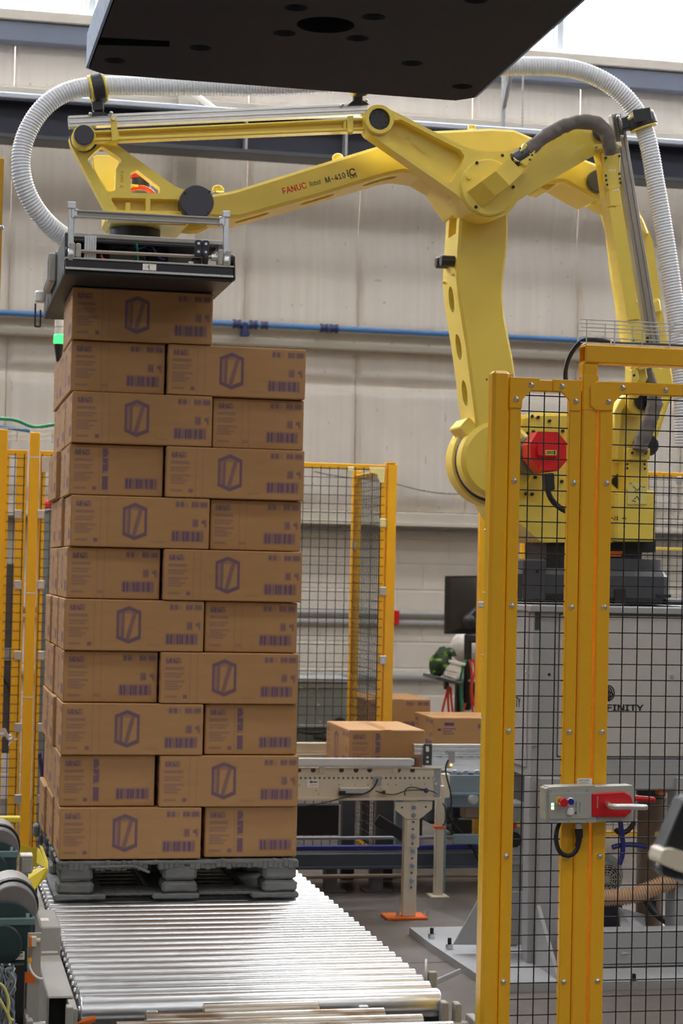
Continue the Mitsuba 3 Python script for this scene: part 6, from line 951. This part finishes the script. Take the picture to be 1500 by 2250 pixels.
# drive side at lower left: two gear motors with their brackets
def gearmotor(lab, Y, ctr, rim, right, top, bottom, front=True):
    """Shaft gearmotor seen from its end: round motor with a black rim behind a ribbed gear housing; the measures are taken at depth Y."""
    k = thing('gearmotor', lab, 'motor'); c = P(*ctr, Y=Y); r = L(rim, Y); x1 = P(right, ctr[1], Y=Y)[0]; x0 = x1 - 2.3 * r; z1 = P(ctr[0], top, Y=Y)[2]; z0 = P(ctr[0], bottom, Y=Y)[2]; xm = (x0 + x1) / 2; w = x1 - x0
    zs = z1 - .28 * (z1 - z0)
    part(k, 'housing', cat(cbox(x0, x1, Y - .14, Y - .02, z0, zs, .010), hull([(xm + w * .5 * math.cos(a), y, zs - .004 + (z1 - zs) * math.sin(a)) for a in np.linspace(0, math.pi, 15) for y in (Y - .13, Y - .03)]), cyl((xm, Y - .155, (z0 + zs) / 2 + .01), (xm, Y - .14, (z0 + zs) / 2 + .01), w * .33, 36, c=.006)), M_TEAL)
    part(k, 'flange_plate', cbox(x0 - .004, x1 + .004, Y - .15, Y - .03, zs - .012, zs + .012, .003), mat('teal_light', srgb(92, 120, 122), .35) if front else 'm_teal_light'); part(k, 'motor', lathe((c[0], Y + .02, c[2]), (0, 1, 0), [(0, 0), (r * .9, 0), (r * .94, .01), (r * .94, .20), (r * .85, .22), (0, .22)], 44), M_GRY)
    part(k, 'rim', lathe((c[0], Y - .015, c[2]), (0, 1, 0), [(0, 0), (r * .98, 0), (r, .005), (r, .03), (r * .9, .036), (0, .036)], 48), M_RBR); part(k, 'top_band', lathe((c[0], Y - .10, c[2]), (0, 1, 0), [(0, 0), (r * .86, 0), (r * .90, .004), (r * .90, .085), (0, .085)], 44), mat('motor_grey', srgb(112, 110, 112), .4) if front else 'm_motor_grey')
    part(k, 'bolt', [cyl((x, Y - .13, zs + .010), (x, Y - .13, zs + .026), .007, 10) for x in (x0 + .02, x1 - .02)], M_ZNC)
    return k, x0, x1, z0
mY = 6.70; k, gx0_, gx1_, gzb = gearmotor('dark green gearmotor with a white plate, nearer the camera at lower left', mY, (26, 1988), 56, 70, 1966, 2118)
part(k, 'name_plate', cbox(P(17, 2100, Y=mY - .14)[0], P(54, 2100, Y=mY - .14)[0], mY - .1425, mY - .14, P(30, 2109, Y=mY - .14)[2], P(30, 2091, Y=mY - .14)[2], .0004), M_LBL); part(k, 'plate_print', cat([bar(P(x0_, y, Y=mY - .143), P(x1_, y, Y=mY - .143), .001, h_, .0001) for x0_, x1_, y, h_ in ((21, 50, 2093.5, .004), (20, 45, 2098, .0015), (20, 50, 2101, .0015), (20, 40, 2104, .0015))]), M_INK, kind='stuff')
part(k, 'stand', cbox(gx0_ + .02, gx1_ - .03, mY - .12, mY - .04, .02, gzb + .01, .006), M_DRK); part(k, 'foot', cbox(gx0_, gx1_ - .01, mY - .14, mY + .1, 0, .02, .003), M_DRK)
m2 = 7.45; k, gx0_, gx1_, gzb = gearmotor('dark green gearmotor farther back at the left edge, beside the yellow guard', m2, (-4, 1858), 46, 34, 1836, 1940, False); part(k, 'stand', cbox(gx0_ + .02, gx1_ - .03, m2 - .12, m2 - .04, 0, gzb + .01, .006), M_DRK)
k = thing('terminal_box', 'small grey box between the rear gearmotor and the yellow guard', 'box'); part(k, 'body', cbox(P(44, 1900, Y=7.5)[0], P(72, 1900, Y=7.5)[0], 7.5, 7.58, P(60, 1920, Y=7.5)[2], P(60, 1884, Y=7.5)[2], .006), M_GRY); part(k, 'lid', cbox(P(44, 1900, Y=7.5)[0], P(72, 1900, Y=7.5)[0], 7.5, 7.58, P(60, 1884, Y=7.5)[2], P(60, 1883, Y=7.5)[2] + .006, .002), M_LBL); part(k, 'stand', cbox(P(50, 1900, Y=7.5)[0], P(64, 1900, Y=7.5)[0], 7.54, 7.6, 0, P(60, 1919, Y=7.5)[2], .003), M_GRY)
# bent yellow guard and yellow bar
M_GRD = mat('guard_yellow', tone(srgb(206, 186, 52), .10, 8.0), .45)
k = thing('yellow_guard', 'bent pale yellow sheet guard between the gearmotors and the pallet corner', 'guard'); A = lambda x, y, Y: P(x, y, Y=Y)
def sheet4(a, b, c_, d, t=.004):
    n = np.cross(b - a, d - a); n = n / np.linalg.norm(n) * t; return hull([a, b, c_, d, a + n, b + n, c_ + n, d + n])
part(k, 'rear_wall', sheet4(A(41, 1854, 8.5), A(84, 1866, 8.5), A(84, 1905, 8.5), A(41, 1905, 8.5)), M_GRD, False); part(k, 'side_wall', sheet4(A(86, 1856, 8.48), A(92, 1859, 8.40), A(104, 1892, 8.1), A(104, 1910, 8.0)), M_GRD, False); part(k, 'inner_wall', sheet4(A(82, 1862, 8.48), A(88, 1866, 8.45), A(103, 1908, 8.02), A(80, 1896, 8.35)), M_GRD, False)
part(k, 'lower_wall', sheet4(A(52, 1937, 7.76), A(104, 1908, 8.0), A(104, 1924, 7.98), A(74, 1958, 7.74)), M_GRD, False); part(k, 'floor_flap', sheet4(A(50, 1921, 7.9), A(80, 1908, 8.25), A(103, 1906, 8.05), A(53, 1937, 7.78)), M_GRD, False)
part(k, 'stand', [cbox(A(x, 1900, Y)[0] - .02, A(x, 1900, Y)[0] + .02, Y - .01, Y + .03, 0, A(x, y, Y)[2], .003) for x, y, Y in ((60, 1900, 8.55), (72, 1945, 7.9))], M_DRK)
single('yellow_bar', cat(cbox(P(-60, 1802, Y=7.9)[0], P(46, 1802, Y=7.9)[0], 7.9, 7.96, P(20, 1808, Y=7.9)[2], P(20, 1796, Y=7.9)[2], .004), cbox(P(-60, 1802, Y=7.9)[0], P(-60, 1802, Y=7.9)[0] + .04, 7.9, 7.96, 0, P(20, 1808, Y=7.9)[2], .004)), M_GRD, 'pale yellow bar at the left edge above the rear gearmotor', 'bar')
# grey bracket with limit switch, sticker and lead
k = thing('sensor_bracket', 'tall grey bracket plate with a small limit switch and an orange sticker beside the gearmotor', 'bracket'); bY = 6.48
part(k, 'plate', cbox(P(60, 2100, Y=bY)[0], P(90, 2100, Y=bY)[0], bY, bY + .012, .0, P(70, 2050, Y=bY)[2], .002), M_GRY); part(k, 'foot', cbox(P(50, 2100, Y=bY)[0], P(95, 2100, Y=bY)[0], bY, bY + .05, 0, .01, .002), M_GRY)
sw = part(k, 'limit_switch', cat(cbox(P(68, 2070, Y=bY)[0], P(80, 2070, Y=bY)[0], bY - .02, bY, P(70, 2079, Y=bY)[2], P(70, 2056, Y=bY)[2], .003), cyl(P(80, 2066, Y=bY - .012), P(88, 2067, Y=bY - .012), .008, 14)), M_CRM); part(sw, 'orange_cap', cbox(P(64, 2070, Y=bY)[0], P(68, 2070, Y=bY)[0], bY - .021, bY, P(70, 2080, Y=bY)[2], P(70, 2055, Y=bY)[2], .002), M_ORG); part(sw, 'plug', cyl(P(67, 2080, Y=bY - .012), P(65, 2104, Y=bY - .012), .006, 12), M_BRZ); part(sw, 'yellow_end', cyl(P(65, 2104, Y=bY - .012), P(65, 2114, Y=bY - .012), .007, 12), M_FEN)
part(sw, 'lead', tube([P(65, 2114, Y=bY - .012), P(66, 2126, Y=bY - .014), P(73, 2140, Y=bY - .02), P(84, 2149, Y=bY - .02), P(93, 2150, Y=bY - .01)], .004, 30, 8), M_LBL); part(k, 'sticker', cbox(P(54, 2146, Y=bY)[0], P(77, 2146, Y=bY)[0], bY - .0015, bY - .0005, P(65, 2160, Y=bY)[2], P(65, 2135, Y=bY)[2], .0003), M_ORG, label='orange sticker')
# tangle of cables at the bottom left
k = thing('cable_tangle', 'tangle of grey cables with yellow ones at the bottom left corner', 'cables'); r2 = random.Random(3); gl, yl = [], []
M_CBL = mat('cable_grey', srgb(120, 130, 140), .45)
for i in range(34):
    x, y = r2.uniform(-30, 30), 2118 + r2.uniform(0, 20); Yc = 6.42 - r2.uniform(0, .16); pts = []
    for j in range(8):
        f = j / 7; pts.append(P(x + r2.uniform(-10, 10) + f * r2.uniform(-5, 14), min(y + f * 170, 2310), Y=Yc + r2.uniform(-.02, .02)))
    gl.append(tube(pts, r2.uniform(.0028, .0042), 40, 6))
part(k, 'grey_cables', cat(gl), M_CBL, kind='stuff'); part(k, 'black_backing', cbox(P(-60, 2200, Y=6.47)[0], P(52, 2200, Y=6.47)[0], 6.46, 6.49, 0, P(20, 2118, Y=6.47)[2], .003), M_RBR)
for pts in ([(-5, 2160), (8, 2168), (16, 2185), (20, 2205), (18, 2230), (30, 2242)], [(-5, 2190), (5, 2205), (14, 2222), (22, 2240), (18, 2260)]): part(k, 'yellow_cable', tube([P(x, y, Y=6.25) for x, y in pts], .0042, 36, 8), mat('cable_yellow', srgb(214, 208, 120), .45) if pts[0][1] == 2160 else 'm_cable_yellow')
# stretch film tail
film = {'type': 'principledthin', 'base_color': {'type': 'rgb', 'value': [.9, .9, .92]}, 'roughness': .15, 'spec_trans': .75, 'diff_trans': .4}; scene['m_film'] = film
def fl(u, v):
    a = np.array([P(-20, 1600, Y=5.5), P(8, 1610, Y=5.5), P(24, 1620, Y=5.5), P(38, 1625, Y=5.5)]); s = u * 3; i = np.clip(s.astype(int), 0, 2); f = (s - i)[..., None]; c_ = a[i] * (1 - f) + a[i + 1] * f; w = .035 * (1 - u) + .002
    return c_ + np.stack([0 * u, .012 * np.sin(v * 9 + u * 7), (v - .5) * w + .004 * np.sin(u * 20)], -1)
k = thing('stretch_film', 'torn tail of clear stretch film hanging at the left edge', 'film'); part(k, 'sheet', grid(fl, 30, 12), 'm_film', True); part(k, 'torn_end', tube([P(38, 1625, Y=5.5), P(28, 1628, Y=5.5), P(22, 1632, Y=5.5), P(19, 1639, Y=5.5)], .0015, 16, 5), M_LBL)
e0 = P(-20, 1600, Y=5.5); part(k, 'roll', cyl((e0[0] - .05, 5.5, .8), (e0[0] - .05, 5.5, 1.35), .05, 28), 'm_film'); part(k, 'roll_stand', cat(cyl((e0[0] - .05, 5.5, 0), (e0[0] - .05, 5.5, 1.4), .012, 12), cyl((e0[0] - .05, 5.5, 0), (e0[0] - .05, 5.5, .02), .1, 20)), M_DRK)
# operator panel at the right edge
k = thing('operator_panel', 'cream operator panel with a tilted black screen at the right edge near the camera', 'control panel'); oy = 3.4
part(k, 'arm', plate([(1462, 1866), (1485, 1867), (1540, 1884), (1560, 1920), (1510, 1922), (1470, 1906), (1452, 1898), (1450, 1888), (1455, 1870)], oy, .06, 4, bevel=.006), M_CRM); part(k, 'screen', plate([(1502, 1758), (1520, 1750), (1560, 1760), (1560, 1890), (1485, 1868), (1456, 1866)], oy + .03, .05, 2, bevel=.004), M_RBR); part(k, 'screen_edge', plate([(1500, 1760), (1505, 1758), (1462, 1866), (1456, 1866)], oy + .024, .01, 0, bevel=.001), M_DRK); part(k, 'grip', plate([(1456, 1896), (1475, 1908), (1540, 1930), (1540, 1950), (1500, 1936), (1460, 1926), (1453, 1915)], oy + .01, .05, 3, bevel=.005), M_BLK); part(k, 'chrome_strip', plate([(1480, 1930), (1540, 1942), (1540, 1952), (1490, 1938)], oy + .0, .02, 2, bevel=.002), M_ZNC)
part(k, 'knob', sphere(P(1447, 1902, Y=oy + .03), .006), M_ZNC); part(k, 'post', cyl((P(1560, 1900, Y=oy)[0] + .02, oy + .04, .01), (P(1560, 1900, Y=oy)[0] + .02, oy + .04, P(1540, 1890, Y=oy)[2]), .03, 20), M_STL); part(k, 'foot', cyl((P(1560, 1900, Y=oy)[0] + .02, oy + .04, 0), (P(1560, 1900, Y=oy)[0] + .02, oy + .04, .012), .15, 24), M_STL)
# floor seam
struct('trim_6', cbox(-7, 15, 8.62, 8.632, .0, .0012, .0003), mat('seam_dark', srgb(70, 66, 62), .7), label='dark saw cut joint in the concrete floor')
